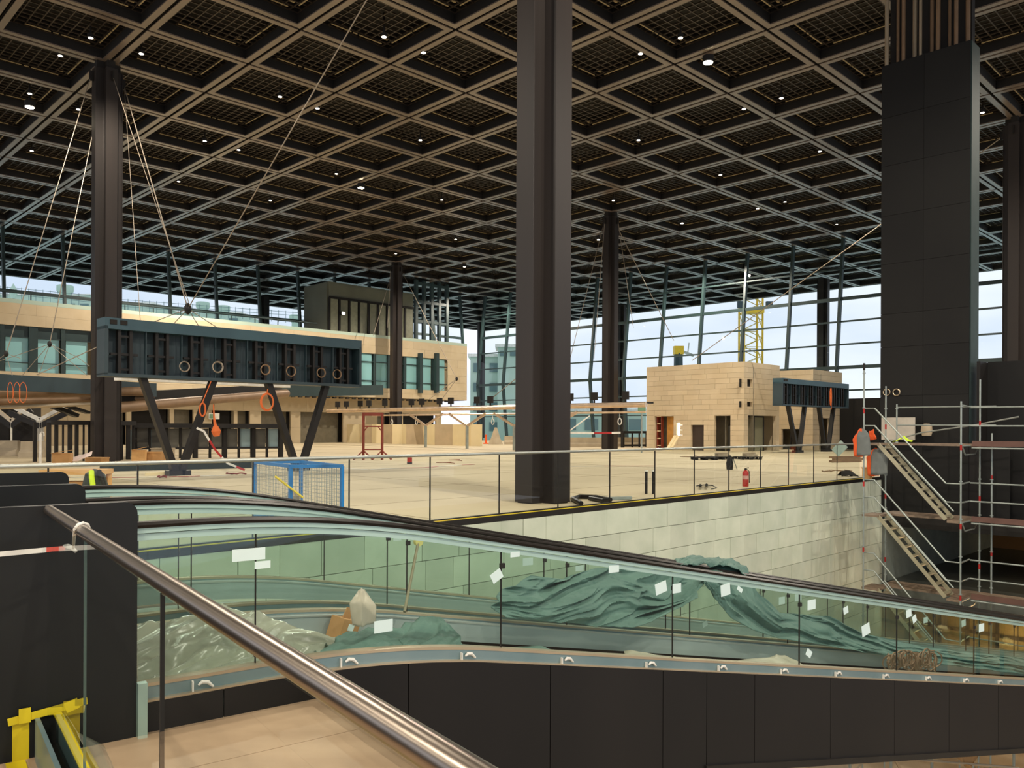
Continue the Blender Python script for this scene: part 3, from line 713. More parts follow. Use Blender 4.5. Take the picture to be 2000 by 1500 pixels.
# ================================================================== GANTRIES
def gantry(label, a, Lg, legs, z0=3.1, z1=4.88, mods=8, name='gantry'):
    """a: left front lower corner in plan; runs along U"""
    t = thing(name, label, 'gantry', Vector((a.x, a.y, 0)) + U*(Lg/2))
    mb = MB(); mb.box(a+U*(Lg/2)+V*.3+Z*(z1-.17), Lg, .7, .34, U, V, Z); mb.build('header', M_tealL, t)
    mb = MB(); mb.box(a+U*(Lg/2)+V*.3+Z*(z0+.05), Lg, .7, .1, U, V, Z); mb.build('bottom_rail', M_teal, t)
    for s in (.05, Lg-.05): mb = MB(); mb.box(a+U*s+V*.3+Z*((z0+z1)/2-.1), .1, .7, z1-z0-.3, U, V, Z); mb.build('end_plate', M_teal, t)
    w = (Lg-.2)/mods; H_ = z1-z0-.44
    for k in range(mods):
        s = .1+w*(k+.5); zc = z0+.1+H_/2
        mb = MB(); mb.box(a+U*s+V*.5+Z*zc, w-.004, .05, H_, U, V, Z); bp_ = mb.build('back_panel', M_teal, t)
        for f in (-.16, .14):
            mb = MB(); mb.box(a+U*(s+w*f)+V*.2+Z*zc, .09, .22, H_, U, V, Z); mb.build('upright', M_steel_dk, bp_)
        for z in (.1, .45, .86):
            mb = MB(); mb.box(a+U*(s-w*.01)+V*.22+Z*(z0+.1+H_*z), w*(.34 if z != .45 else .72), .12, .07, U, V, Z); mb.build('crossbar', M_steel_dk, bp_)
        mb = MB(); mb.box(a+U*(s-w*.5+.03)+V*.1+Z*zc, .03, .12, H_, U, V, Z); mb.build('joint_post', M_teal, t)
    mb = MB()
    for s in (.25, .55): mb.box(a+U*s-V*.06+Z*(z1-.13), .2, .04, .14, U, V, Z)
    mb.build('slot', M_dark, t)
    for (st, sb) in legs:
        mb = MB(); mb.beam(a+U*st+V*.3+Z*(z0+.02), a+U*sb+V*.3+Z*.12, .2, .26, V); mb.build('leg', M_steel_dk, t)
    for sb in sorted(set(round(x[1]/2.5) for x in legs)):
        pass
    for sb in sorted({l_[1] for l_ in legs}):
        mb = MB(); mb.box(a+U*sb+V*.3+Z*.08, .5, .4, .16, U, V, Z); mb.build('foot', M_steel_dk, t)
    return t
gV1 = G(356, 928); gLine = gV1-V*.3
def gs_(px): return s_at(px, gLine, U)
gA = gLine + U*gs_(203); L1 = gs_(705)-gs_(203)
gantry('large dark gantry box on V legs in front of the stone building', gA, L1,
       [(gs_(285)-gs_(203), gs_(350)-gs_(203)), (gs_(424)-gs_(203), gs_(362)-gs_(203)), (gs_(532)-gs_(203), gs_(588)-gs_(203)), (gs_(645)-gs_(203), gs_(598)-gs_(203))])
g2 = D(1527, 786, 53); g2A = Vector((g2.x, g2.y, 0)); L2 = s_at(1657, g2A, U)
def g2s(px): return s_at(px, g2A, U)
gantry('small dark gantry box on V legs beside the right kiosk', g2A, L2, [(g2s(1548), g2s(1565)), (g2s(1580), g2s(1570)), (g2s(1608), g2s(1620)), (g2s(1636), g2s(1626))])
# rope coils hung on the gantry
def coil(c, r, m, label, name='rope_coil', n=3, dirn=U, tr=.02, tail=None, sx=1.0):
    mb = MB()
    for k in range(n):
        ph = random.uniform(0, 6); rr = r*(1+random.uniform(-.1, .1))
        mb.tube([c + dirn*(math.cos(a*math.pi/8+ph)*rr*sx) + Z*(math.sin(a*math.pi/8+ph)*rr) + dirn.cross(Z)*(k*tr) for a in range(17)], tr, 6, False)
    if tail: mb.tube([c+Z*r, tail], tr*.8, 6)
    return solo(mb, name, m, label, 'rope' if m is M_rope else 'cable')
def gp(px, py, off=-.15): return PLN(px, py, gLine+V*off, U)
for k, (x, y) in enumerate(((360, 716), (425, 717), (518, 722), (568, 725), (627, 728), (658, 731))):
    coil(gp(x, y, -.06), .17, M_duct if k not in (0, 1) else M_cable, 'pale cable coil on the large gantry front, %s from the left' % ORD[k], 'cable_coil', 2, U, .018)
coil(gp(395, 800), .22, M_rope, 'orange rope coil on the second leg of the large gantry', sx=.45, tail=gp(412, 745))
coil(gp(521, 785), .3, M_rope, 'orange rope rings hanging left of the third gantry leg', sx=.8, tail=gp(523, 760))
mb = MB(); mb.tube([gp(417, 790), gp(418, 815), gp(421, 835)], [.02, .03, .06], 6); mb.tube([gp(421, 832), gp(422, 842), gp(423, 852)], [.08, .16, .1], 8)
solo(mb, 'rope_bundle', M_rope, 'orange rope bundle hanging between the first gantry legs', 'rope')
for k, x in enumerate((20, 33, 45)):
    p0 = D(x, 748, 30); mb = MB(); mb.tube([p0 + Vector((math.sin(a*math.pi/8)*.1*(1+.2*k), 0, -.35+math.cos(a*math.pi/8)*.38)) for a in range(17)], .01, 6, False)
    solo(mb, 'rope_loop', M_rope, 'thin orange rope loop under the beam at far left, %s from the left' % ORD[k], 'rope')
coil(PLN(1622, 775, g2A-V*.3, U), .6, M_rope, 'orange rope hanging over the small gantry', sx=.14, tr=.025, tail=PLN(1624, 800, g2A-V*.3, U))
# ================================================================== BEAMS AND DUCTS BEHIND THE GANTRY (left)
def longbeam(name, label, cat, px0, y0, Y0, px1, y1, Y1, h, m, w=.5, tube=False):
    a, b = D(px0, y0, Y0), D(px1, y1, Y1); mb = MB()
    if tube: mb.tube([a, b], h/2, 12)
    else: mb.beam(a, b, w, h)
    return solo(mb, name, m, label, cat)
longbeam('steel_beam', 'long dark beam hanging behind the left column', 'beam', -30, 745, 38, 300, 762, 46, .75, M_teal)
longbeam('steel_beam', 'dark beam under the stone building right of the large gantry', 'beam', 545, 764, 66, 745, 762, 74, .9, M_facade)
longbeam('cable_duct', 'brown duct running behind the gantry legs', 'duct', 190, 800, 42, 560, 768, 58, .55, M_duct, tube=True)
longbeam('cable_duct', 'upper brown duct under the dark beam at far left', 'duct', -30, 768, 40, 290, 764, 45, .5, M_duct, tube=True)
longbeam('cable_duct', 'lower brown duct behind the left column', 'duct', -30, 785, 41, 300, 777, 46, .4, M_duct, tube=True)
longbeam('cable_duct', 'pale conduit behind the left column, below the ducts', 'duct', -30, 797, 39, 210, 788, 43, .2, M_champ, tube=True)
longbeam('cable_tray', 'black cable tray above the brown duct behind the gantry', 'tray', 190, 778, 43, 545, 757, 59, .5, M_dark)
longbeam('cable_tray', 'black cable tray at far left between the two brown ducts', 'tray', -30, 777, 41.5, 175, 776, 45, .22, M_dark)
longbeam('light_rail', 'white rail just below the large gantry', 'rail', 230, 740, 33, 560, 755, 41, .12, M_white)
# Y stands at far left
for k, (px, base, Y, wx, tall) in enumerate(((78, 866, 46, 62, 820), (22, 866, 50, 40, 822))):
    t = thing('y_stand', ['white Y-shaped stand left of the left column', 'white Y-shaped stand at the left edge of the picture'][k], 'stand', Vector((D(px, 840, Y).x, Y, 0)))
    top = D(px, tall, Y)
    for q in (-5, 0, 5) if k == 0 else (0,):
        mb = MB(); a = D(px+q, tall, Y); mb.beam((a.x, Y, 0), a, .1); mb.build('stem', M_white, t)
    for s, yy in ((-1, 790), (1, 786)):
        mb = MB(); mb.beam(top, D(px+s*wx, yy, Y), .14, .2); mb.build('arm', M_white if k == 0 else M_champ, t)
        mb = MB(); mb.beam(top-Z*.35, D(px+s*wx, yy+12, Y)-Z*.1, .12, .3); mb.build('arm_dark_rail', M_steel_dk, t)  # dark steel beam below each arm
longbeam('steel_beam', 'dark inclined rail left of the left column', 'beam', 62, 778, 44, 150, 812, 46, .2, M_steel_dk)
longbeam('steel_beam', 'second dark inclined rail left of the left column', 'beam', 84, 778, 44, 172, 806, 46, .14, M_steel_dk)
for k, x in enumerate((12, 52)):
    q = D(x, 868, 52); mb = MB(); mb.box((q.x, 52, 1.4), 1.3 if k else .9, .9, 2.8); solo(mb, 'dark_cabinet', M_dark, ['dark cabinet at the left edge behind the Y stands', 'dark cabinet behind the left Y stand'][k], 'cabinet')
# jersey barriers / kerb blocks
def jersey(px0, px1, ybase, label, h=.8):
    a, b = G(px0, ybase), G(px1, ybase); b.y = a.y+1.0*(1 if b.y > a.y else -1)*abs(b.y-a.y)*.2; mb = MB(); d = (b-a).normalized(); n = Vector((-d.y, d.x, 0))
    pr = [(-.3, 0), (.3, 0), (.28, .25), (.12, .4), (.1, h), (-.1, h), (-.12, .4), (-.28, .25)]
    mb.sweep([a, b], pr, n); return solo(mb, 'concrete_barrier', M_conc, label, 'barrier')
jersey(-20, 40, 890, 'concrete barrier at the far left edge'); jersey(42, 92, 893, 'concrete barrier behind the white pipe post, second from left')
jersey(985, 1015, 868, 'concrete barrier just left of the central column'); jersey(1112, 1205, 873, 'concrete barrier right of the central column')
jersey(1206, 1262, 872, 'concrete barrier in front of the cable column, left of the kiosk')
# white pipe post
a = G(79, 905); t = thing('pipe_post', 'pale pipe post with a hook behind the left glass rail', 'post', a)
mb = MB(); mb.tube([a, a+Z*1.25], .05, 8); mb.tube([a+Z*1.25, a+Z*1.32+Vector((.05, 0, 0)), a+Z*1.3+Vector((.14, 0, 0)), a+Z*1.15+Vector((.15, 0, 0))], .02, 6); mb.build('pipe', M_white, t)
# ================================================================== STEEL RACKS
a, b = G(95, 903), G(262, 897); b = a + (b-a); dR = (b-a).normalized()
t = thing('steel_rack', 'dark steel rack with many uprights behind the glass rail on the left', 'rack', (a+b)/2)
H_ = 1.72; n_ = 13
for k in range(n_+1):
    p = a.lerp(b, k/n_); mb = MB(); mb.beam(p, p+Z*H_, .16 if k % 3 == 0 else .07, .16 if k % 3 == 0 else .07); mb.build('upright', M_dark, t)
    if k % 3 == 0:
        p2 = p + Vector((-dR.y, dR.x, 0))*1.0; mb = MB(); mb.beam(p2, p2+Z*H_, .14); mb.build('upright', M_steel_dk, t)
mb = MB(); mb.beam(a+Z*H_, b+Z*H_, .3, .2); mb.build('top_rail', M_steel_dk, t)
a2, b2 = G(262, 896), G(548, 893)
t = thing('counter_frame', 'dark counter frame with blue-grey panels behind the V legs', 'counter', (a2+b2)/2); dR = (b2-a2).normalized(); nR = Vector((-dR.y, dR.x, 0))
mb = MB(); mb.beam(a2+Z*1.62, b2+Z*1.62, .7, .22); mb.build('top_rail', M_steel_dk, t)
mb = MB(); mb.beam(a2+Z*.5, b2+Z*.5, .1, .1); mb.build('low_rail', M_steel_dk, t)
for k in range(11):
    p = a2.lerp(b2, k/10); mb = MB(); mb.beam(p, p+Z*1.6, .2 if k % 2 == 0 else .1); mb.build('upright', M_dark, t)
M_bg = mat('blue_grey_panel', (118, 142, 144), .3, scale=1, col2=(140, 160, 160))
for k in range(10):
    p = a2.lerp(b2, (k+.5)/10)+nR*.1; w = (b2-a2).length/10*.8
    mb = MB(); mb.box(p+Z*1.0, w, .05, .95, dR, nR, Z); mb.build('panel', M_bg if k in (7, 9) else mat('dark_panel', (84, 80, 68), .5, objvar=.3), t)
for k, (x, y) in enumerate(((172, 892), (195, 890))):
    pass
for k, (x0, x1) in enumerate(((226, 241), (246, 259), (274, 285), (290, 305))):
    p = G((x0+x1)/2, 893)+Vector((0, 1.2, 0)); mb = MB(); mb.box(p+Z*.95, (x1-x0)/F*p.y, .06, .9); mb.box(p+Z*.25, (x1-x0)/F*p.y*.6, .3, .5)
    solo(mb, 'glass_crate', M_bg, 'blue-grey sheet pane behind the steel rack, %s from the left' % ORD[k], 'pane')
# clutter on the floor behind the left rail
def boxy(name, label, cat, m, px, y, w, d, h, ang=0.2, z=0.0, lid=None):
    p = G(px, y, z); ax = Vector((math.cos(ang), math.sin(ang), 0)); ay = Vector((-ax.y, ax.x, 0)); mb = MB(); mb.box(p+Z*(h/2), w, d, h, ax, ay, Z)
    if lid == 'flaps':
        for s in (-1, 1): mb.beam(p+Z*h+ay*(s*d/2)-ax*w/2, p+Z*(h+.12)+ay*(s*(d/2+.12))+ax*w*.45, .2, .01)
    if lid == 'rim':
        mb.box(p+Z*(h-.03), w+.04, d+.04, .05, ax, ay, Z)
    return solo(mb, name, m, label, cat)
boxy('cardboard_box', 'open cardboard box behind the left glass rail', 'box', M_card, 122, 906, .7, .5, .45, .3, 0, 'flaps')
boxy('cardboard_box', 'brown carton under the yellow sacks near the first V legs', 'box', M_card, 300, 899, .9, .6, .4, .1, 0, 'rim')
boxy('cardboard_box', 'ochre carton left of the first V legs', 'box', M_wood, 272, 900, .6, .5, .5, .3, 0, 'flaps')
boxy('cardboard_box', 'flat carton beside the steel rack foot', 'box', M_card, 190, 903, .8, .5, .22, -.2, 0, 'rim')
boxy('paver_stack', 'grey paver stack behind the first V legs', 'stack', M_conc, 318, 897, .9, .6, .55, .0, 0, 'rim')
p = G(150, 905); t = sheet('paper_pile', mat('pale_foil', (222, 204, 196), .6), [[p+Vector((-.9, .2, .05)), p+Vector((.0, .3, .35)), p+Vector((.5, .3, .5))], [p+Vector((-.8, -.2, .02)), p+Vector((.2, -.3, .12)), p+Vector((.7, -.3, .3))]], 12, 6, .05, 2.5, th=.02)
tag(t, 'crumpled pale sheet lying beside the steel rack', 'sheet')
# low dark platform seen through the glass
a, b = G(212, 921), G(492, 914); mb = MB(); dP = (b-a).normalized(); nP = Vector((-dP.y, dP.x, 0)); mb.box((a+b)/2+nP*.9+Z*.13, (b-a).length, 1.8, .26, dP, nP, Z)
solo(mb, 'floor_plate', mat('dark_green_plate', (40, 50, 44), .7, spec=.2), 'long dark floor plate under the large gantry legs', 'plate')
a, b = G(325, 927), G(343, 926); mb = MB(); mb.box(G(318, 928)+Z*.05, 1.1, .12, .1, LD, LN, Z); solo(mb, 'timber_batten', M_boardA, 'pale timber batten lying left of the first gantry foot', 'timber')
# wooden table + backpack
c = D(150, 916, 15.7); c.z = 0; t = thing('workbench', 'yellowish wooden bench behind the left glass rail', 'table', c)
dT = Vector((1, .08, 0)).normalized(); nT = Vector((-dT.y, dT.x, 0))
mb = MB(); mb.box(c+Z*.72, 1.12, .6, .09, dT, nT, Z); mb.build('top', M_wood, t)
for sx in (-.5, .5):
    for sy in (-.24, .24): mb = MB(); mb.beam(c+dT*sx+nT*sy, c+dT*sx+nT*sy+Z*.68, .08); mb.build('leg', M_wood, t)
mb = MB(); mb.box(c+dT*.1+nT*.1+Z*.28, .7, .4, .5, dT, nT, Z); mb.build('crate', M_card, t)
c = D(188, 946, 14.6); t = thing('backpack', 'dark backpack with yellow-green stripe standing by the wooden bench', 'bag', Vector((c.x, c.y, 0)))
mb = MB(); mb.box(Vector((c.x, c.y, c.z/2)), .5, .4, c.z); mb.build('stool', M_wood, t) if False else None
mb = MB(); mb.tube([Vector((c.x, c.y, 0)), Vector((c.x, c.y, .18)), Vector((c.x-.02, c.y, .5)), Vector((c.x-.02, c.y, .74)), Vector((c.x, c.y, .82))], [.2, .24, .22, .16, .05], 12); mb.build('body', mat('bag_grey', (52, 56, 50), .8), t)
mb = MB(); mb.tube([Vector((c.x+.0, c.y-.17, .8)), Vector((c.x+.03, c.y-.22, .7)), Vector((c.x+.07, c.y-.25, .55))], .045, 8); mb.build('stripe', M_hiviz, t)
mb = MB(); mb.tube([Vector((c.x+.1, c.y-.1, .8)), Vector((c.x+.2, c.y-.2, .68)), Vector((c.x+.26, c.y-.2, .5))], .04, 8); mb.build('strap', M_dark, t)
# ================================================================== BLUE CAGE
c0 = G(567, 1046); c1 = c0 + Vector((.78, .0, 0)); dC = Vector((.985, .17, 0)).normalized(); nC = Vector((-dC.y, dC.x, 0))
c0 = G(567, 1040); wC = .76; dpt = .95; H_ = 1.0
t = thing('mesh_cage', 'blue steel mesh cage behind the walkway handrails', 'cage', c0)
lc = (G(497, 1018)-c0); lcn = lc.normalized(); lcl = lc.length
cs = [c0, c0+dC*wC, c0+dC*wC+lc, c0+lc]
for k, p in enumerate(cs): mb = MB(); mb.beam(p, p+Z*H_, .05); mb.build('post', M_blue, t)
for k in range(4):
    for z in (H_, .1): mb = MB(); mb.beam(cs[k]+Z*z, cs[(k+1) % 4]+Z*z, .05); mb.build('rail', M_blue, t)
for k in range(4):
    p, q = cs[k], cs[(k+1) % 4]; mb = MB(); n_ = int((q-p).length/.07)
    for i in range(1, n_): r_ = p.lerp(q, i/n_); mb.beam(r_+Z*.1, r_+Z*H_, .0045)
    for i in range(1, 15): mb.beam(p+Z*(.1+i*.06), q+Z*(.1+i*.06), .0045)
    mb.build('mesh_panel', M_galv, t)
mb = MB(); mb.box((cs[0]+cs[2])/2+Z*.13, wC*.95, lcl*.95, .04, dC, nC, Z); mb.build('base', M_galv, t)
mb = MB(); mb.tube([PLN(537, 930, c0-nC*.05, dC), PLN(592, 972, c0-nC*.05, dC)], .018, 6); solo(mb, 'yellow_stick', M_ytape, 'yellow stick leaning on the blue mesh cage', 'stick')
mb = MB(); mb.box(c0+dC*.3+lc*.45+Z*.33, .22, .22, .34, dC, nC, Z); mb.tube([c0+dC*.3+lc*.45+Z*.5, c0+dC*.3+lc*.45+Z*.56], .08, 8); solo(mb, 'grey_canister', M_conc, 'grey-brown canister inside the blue mesh cage', 'canister')
# ================================================================== HOARDING
bo = G(940, 871.5); bo = Vector((bo.x, bo.y, 0)); kx = 0
s1 = s_at(650, bo, V)
t = thing('site_hoarding', 'zigzag hoarding of yellow and tan boards under the silver pipe', 'fence', bo+V*(s1/2))
edges = [650, 672, 679, 702, 710, 727, 742, 750, 773, 786, 800, 828, 856, 885, 915, 921, 926, 942]
for k in range(len(edges)-1):
    a_, b_ = s_at(edges[k], bo, V), s_at(edges[k+1], bo, V); o_ = .5 if k % 2 else 0.0
    tan = edges[k] in (650, 710, 750, 800, 856)
    mb = MB(); mb.slabp(bo+V*a_-U*(0 if k % 2 else .35), bo+V*b_-U*(.35 if k % 2 else 0), 0, 1.85, .05); mb.build('board', M_boardB if tan else M_boardA, t)
p = G(949, 867); mb = MB(); mb.tube([p, p+Z*.9], .1, 8); mb.box(p+Z*.06, .5, .5, .1); solo(mb, 'beacon_post', M_orange, 'orange beacon post at the right end of the hoarding', 'post')
p = G(968, 868); mb = MB(); mb.tube([p, p+Z*.6, p+Z*1.6], [.75, .45, .12], 5); solo(mb, 'covered_cone', M_conc, 'pale covered heap between the hoarding and the central column', 'heap')
# ================================================================== RED TRESTLE
c = G(728, 898); dX = Vector((1, .12, 0)).normalized(); nX = Vector((-dX.y, dX.x, 0)); t = thing('trestle_frame', 'tall red-oxide steel trestle frame standing on the hall floor', 'frame', c)
for s in (-.45, .45):
    mb = MB(); mb.beam(c+dX*s, c+dX*s+Z*2.3, .09); mb.build('post', M_rust, t)
    for s2 in (-1, 1):
        for s3 in (-1, 1): mb = MB(); mb.beam(c+dX*s+Z*.45, c+dX*(s+s2*.45)+nX*(s3*.35)+Z*.02, .05); mb.build('foot', M_rust, t)
    mb = MB(); mb.beam(c+dX*s+Z*1.35, c+dX*(s*.55)+Z*1.62, .05); mb.build('brace', M_rust, t)
for z in (.5, 1.62, 2.22): mb = MB(); mb.beam(c-dX*.5+Z*z, c+dX*.5+Z*z, .09 if z > 2 else .06, .16 if z > 2 else .06); mb.build('crossbar', M_rust, t)
# ================================================================== SILVER PIPE CANOPY
pe = D(1262, 790, 50); ps = s_at(640, pe, V); pz_ = pe.z
t = thing('pipe_canopy', 'long silver tube on Y supports crossing the hall left of the kiosk', 'pipe', Vector((pe.x, pe.y, 0))+V*(ps/2))
mb = MB(); mb.tube([pe, Vector((pe.x, pe.y, pz_))+V*ps], .17, 12); mb.build('main_tube', M_pipe, t)
mb = MB(); mb.tube([pe-Z*.45, Vector((pe.x, pe.y, pz_-.45))+V*(ps*.8)], .07, 8); mb.build('lower_tube', M_pipe, t)
mb = MB(); mb.box(pe+Z*.12+V*(ps/2)+U*.4, ps, .7, .1, V, U, Z); mb.build('tray', M_steel_dk, t)
for k, px in enumerate((832, 913, 1005, 1082)):
    s = s_at(px, pe, V); b_ = Vector((pe.x, pe.y, 0))+V*s
    mb = MB(); mb.beam(b_, b_+Z*1.75, .16); mb.build('stem', M_galv, t)
    for q in (-1, 1): mb = MB(); mb.beam(b_+Z*1.7, b_+V*(q*2.1)+Z*(pz_-.4), .14, .16); mb.build('arm', M_pipe, t)
for k, px in enumerate((660, 677, 704, 721, 752, 804, 824, 859, 881, 932, 958, 1114, 1161, 1222)):
    s = s_at(px, pe, V); b_ = Vector((pe.x, pe.y, pz_))+V*s+Z*.17
    t2 = thing('work_floodlight', 'small black floodlight on the silver tube, %s from the left' % ORD[k], 'lamp', b_)
    mb = MB(); mb.beam(b_, b_+Z*.18, .08); mb.build('bracket', M_steel_dk, t2); mb = MB(); mb.box(b_+Z*.42, .44, .16, .5, (V-U*.5), (U+V*.5), Z); mb.build('head', M_dark, t2)
for k, px in enumerate((766, 814, 963, 1211)):
    s = s_at(px, pe, V); b_ = Vector((pe.x, pe.y, pz_-.55))+V*s
    mb = MB(); mb.tube([b_, b_-Z*.3], .02, 5); mb.tube([b_-Z*.48+V*(math.cos(a*math.pi/6)*.14)+Z*(math.sin(a*math.pi/6)*.2) for a in range(13)], .035, 6, False)
    solo(mb, 'hanging_ring', M_white, 'white rope ring under the silver tube, %s from the left' % ORD[k], 'ring')
# dark frames left of kiosk
a, b = G(1216, 874), G(1262, 873); t = thing('dark_trolley_frame', 'dark steel frame beside the left edge of the kiosk', 'frame', (a+b)/2); d_ = (b-a).normalized()
mb = MB(); mb.beam(a+Z*1.25, b+Z*1.25, .25, .2); mb.beam(a+Z*.15, b+Z*.15, .15); mb.build('rail', M_dark, t)
for f in (0, .4, .7, 1): p = a.lerp(b, f); mb = MB(); mb.beam(p, p+Z*1.2, .22 if f == 0 else .1); mb.build('post', M_dark, t)
p = G(1253, 885); t = thing('sign_post', 'thin post with small green sign left of the kiosk', 'post', p)
mb = MB(); mb.tube([p, p+Z*2.7], .05, 8); mb.build('pole', M_galv, t); mb = MB(); mb.box(p+Z*2.75, .5, .05, .4); mb.build('plate', mat('sign_green', (110, 150, 120), .5), t)
# barrier tape strung between barriers
def ribbon(name, pts, w, label, period=.5, flat=False, cols=(M_white, M_red)):
    """red and white tape: alternating children"""
    t = thing(name, label, 'tape', pts[0]); acc = 0; seg = 0; mbs = [MB(), MB()]
    P_ = []
    for a, b in zip(pts[:-1], pts[1:]):
        n_ = max(1, int((b-a).length/(period/2)))
        for i in range(n_): P_.append(a.lerp(b, i/n_))
    P_.append(pts[-1])
    for i, (a, b) in enumerate(zip(P_[:-1], P_[1:])):
        mbs[(i//2) % 2].beam(a, b, w if flat else .006, .006 if flat else w)
    for m_, c_ in zip(mbs, cols): m_.build('white_band' if c_ is cols[0] else 'red_band', c_, t)
    return t
ribbon('barrier_tape', [D(1110, 845, 48), D(1160, 846, 48), D(1212, 845, 48)], .12, 'red and white tape strung right of the central column', 1.0)
ribbon('barrier_tape', [gp(384, 836, -.4), gp(398, 842, -.4), gp(420, 878, -.4), gp(433, 893, -.4), gp(445, 905, -.4), gp(478, 918, -.4)], .07, 'red and white tape hanging from the first V legs to the floor', .6)
fp = [(1000, 912), (1100, 911), (1180, 910), (1280, 909)]
ribbon('barrier_tape', [G(x, y, .01) for x, y in ((672, 915), (720, 917), (780, 914), (830, 913), (900, 908), (925, 907))], .16, 'red and white tape lying on the floor left of the central column', 1.6, True)
ribbon('barrier_tape', [G(x, y, .01) for x, y in ((1110, 911), (1180, 910), (1280, 910))], .12, 'red and white tape lying on the floor right of the central column', 1.6, True)
ribbon('barrier_tape', [G(x, y, .01) for x, y in ((0, 935), (80, 931), (200, 933), (330, 931), (420, 929), (450, 928))], .14, 'red and white tape lying on the floor near the first V legs', .9, True)
# ================================================================== SMALL FLOOR ITEMS
def cyl_item(px, y, prof_, m, n=16): 
    p = G(px, y); return p, MB().tube([p+Z*z for z, r in prof_], [r for z, r in prof_], n)
p, mb = cyl_item(1456, 950, [(0, .075), (.02, .085), (.38, .085), (.43, .06), (.45, .025)], M_red); t = thing('fire_extinguisher', 'red fire extinguisher standing behind the glass rail', 'extinguisher', p)
mb.build('cylinder', M_red, t); mb = MB(); mb.tube([p+Z*.44, p+Z*.5], .03, 8); mb.beam(p+Z*.5, p+Z*.52+Vector((.09, 0, 0)), .02); mb.build('valve', M_dark, t)
mb = MB(); mb.tube([p+Z*.48+Vector((.03, 0, 0)), p+Z*.42+Vector((.1, 0, 0)), p+Z*.1+Vector((.1, -.02, 0))], .012, 6); mb.build('hose', M_dark, t)
mb = MB(); mb.tube([p+Z*.2, p+Z*.3], .087, 16, False); mb.build('paper_label', mat('extinguisher_label', (200, 150, 140), .5), t)
p, mb = cyl_item(800, 906, [(0, .11), (.28, .11), (.31, .06), (.36, .04)], M_red); t = thing('red_canister', 'small red and black canister on the floor beyond the trestle', 'canister', p); mb.build('body', M_red, t)
mb = MB(); mb.tube([p+Z*.0, p+Z*.07], .115, 12); mb.tube([p+Z*.34, p+Z*.4], .05, 8); mb.build('band', M_dark, t)
for k, x in enumerate((1262, 1276)):
    p = G(x, 965); t = thing('floor_stub', ['black pipe stub on the floor, left one of two behind the glass', 'black pipe stub on the floor, right one of two behind the glass'][k], 'pipe', p)
    mb = MB(); mb.tube([p, p+Z*.55], .035, 8); mb.build('pipe', M_dark, t); mb = MB(); mb.tube([p+Z*.55, p+Z*.58], .045, 8); mb.build('cap', M_white, t)
a = [G(x, y, .05) for x, y in ((1135, 983), (1118, 974), (1132, 970), (1165, 971), (1192, 976), (1178, 978), (1152, 973))]
mb = MB(); mb.tube(a, .05, 8); solo(mb, 'black_hose', M_rubber, 'thick black hose loop on the floor right of the central column', 'hose')
mb = MB(); a, b = G(1175, 974, .04), G(1232, 972, .04); mb.beam(a, b, .1, .06); solo(mb, 'metal_bar', M_galv, 'grey bar lying beside the black hose loop', 'bar')
p = G(1425, 917); t = thing('black_bundle', 'black bundle with grey sheet standing on the floor left of the extinguisher', 'bundle', p)
mb = MB(); mb.tube([p, p+Z*.25, p+Z*.42, p+Z*.55], [.12, .14, .1, .05], 9); mb.build('bundle', M_dark, t)
mb = MB(); mb.beam(p+Vector((.12, -.1, .4)), p+Vector((.26, -.12, .02)), .1, .02); mb.build('sheet', M_grey, t)
def pallet(px, y, label, ang, load):
    p = G(px, y); t = thing('pallet', label, 'pallet', p); ax = Vector((math.cos(ang), math.sin(ang), 0)); ay = Vector((-ax.y, ax.x, 0))
    for k in range(5): mb = MB(); mb.box(p+ay*(-.4+k*.2)+Z*.13, 1.2, .12, .025, ax, ay, Z); mb.build('deck_board', M_dark, t)
    for s in (-.5, 0, .5):
        for q in (-.38, 0, .38): mb = MB(); mb.box(p+ax*s+ay*q+Z*.07, .12, .12, .1, ax, ay, Z); mb.build('block', M_dark, t)
        mb = MB(); mb.box(p+ax*s+Z*.012, .1, .9, .02, ax, ay, Z); mb.build('bottom_board', M_dark, t)
    if load:
        mb = MB(); mb.box(p+Z*.2+ax*.1, .6, .5, .13, ax, ay, Z); mb.tube([p+Z*.3-ax*.3, p+Z*.32+ax*.4], .05, 6); mb.build('load', M_conc, t)
pallet(1375, 898, 'dark pallet on the floor in front of the kiosk, left one', .1, False); pallet(1407, 897, 'dark pallet loaded with pale bits in front of the kiosk', .15, True); pallet(1461, 897, 'dark pallet right of the loaded one, in front of the kiosk corner', .2, True)
mb = MB()
mb.tube([G(1360, 949, .02), G(1375, 947, .05), G(1392, 948, .02)], .015, 6); mb.tube([G(1368, 948), G(1368, 948, .12)], .04, 8); mb.tube([G(1380, 947), G(1380, 947, .12)], .04, 8); mb.tube([G(1392, 948, .01), G(1400, 953, .01), G(1390, 955, .01)], .012, 6)
solo(mb, 'valve_fitting', M_steel_dk, 'small pipe fitting with two knobs on the floor left of the extinguisher', 'fitting')
p = G(1655, 930); t = sheet('black_bag', M_dark, [[p+Vector((-.28, .2, .0)), p+Vector((0, .2, .05)), p+Vector((.28, .2, 0))], [p+Vector((-.22, 0, .16)), p+Vector((.05, 0, .2)), p+Vector((.24, 0, .1))], [p+Vector((-.28, -.2, 0)), p+Vector((0, -.2, .04)), p+Vector((.3, -.2, 0))]], 10, 8, .03, 6, th=.01)
tag(t, 'crumpled black bag on the floor near the scaffold', 'bag')
p = G(1640, 893); mb = MB(); c = p+Z*.5; mb.box(c, .75, .04, .55, (1, 0, 1), (0, 1, 0), (-1, 0, 1)); mb.beam(p+Vector((0, .1, 0)), c+Vector((0, .05, .2)), .05); solo(mb, 'diamond_board', mat('pale_teal_board', (160, 182, 174), .6), 'pale diamond-shaped board standing left of the hanging jackets', 'board')
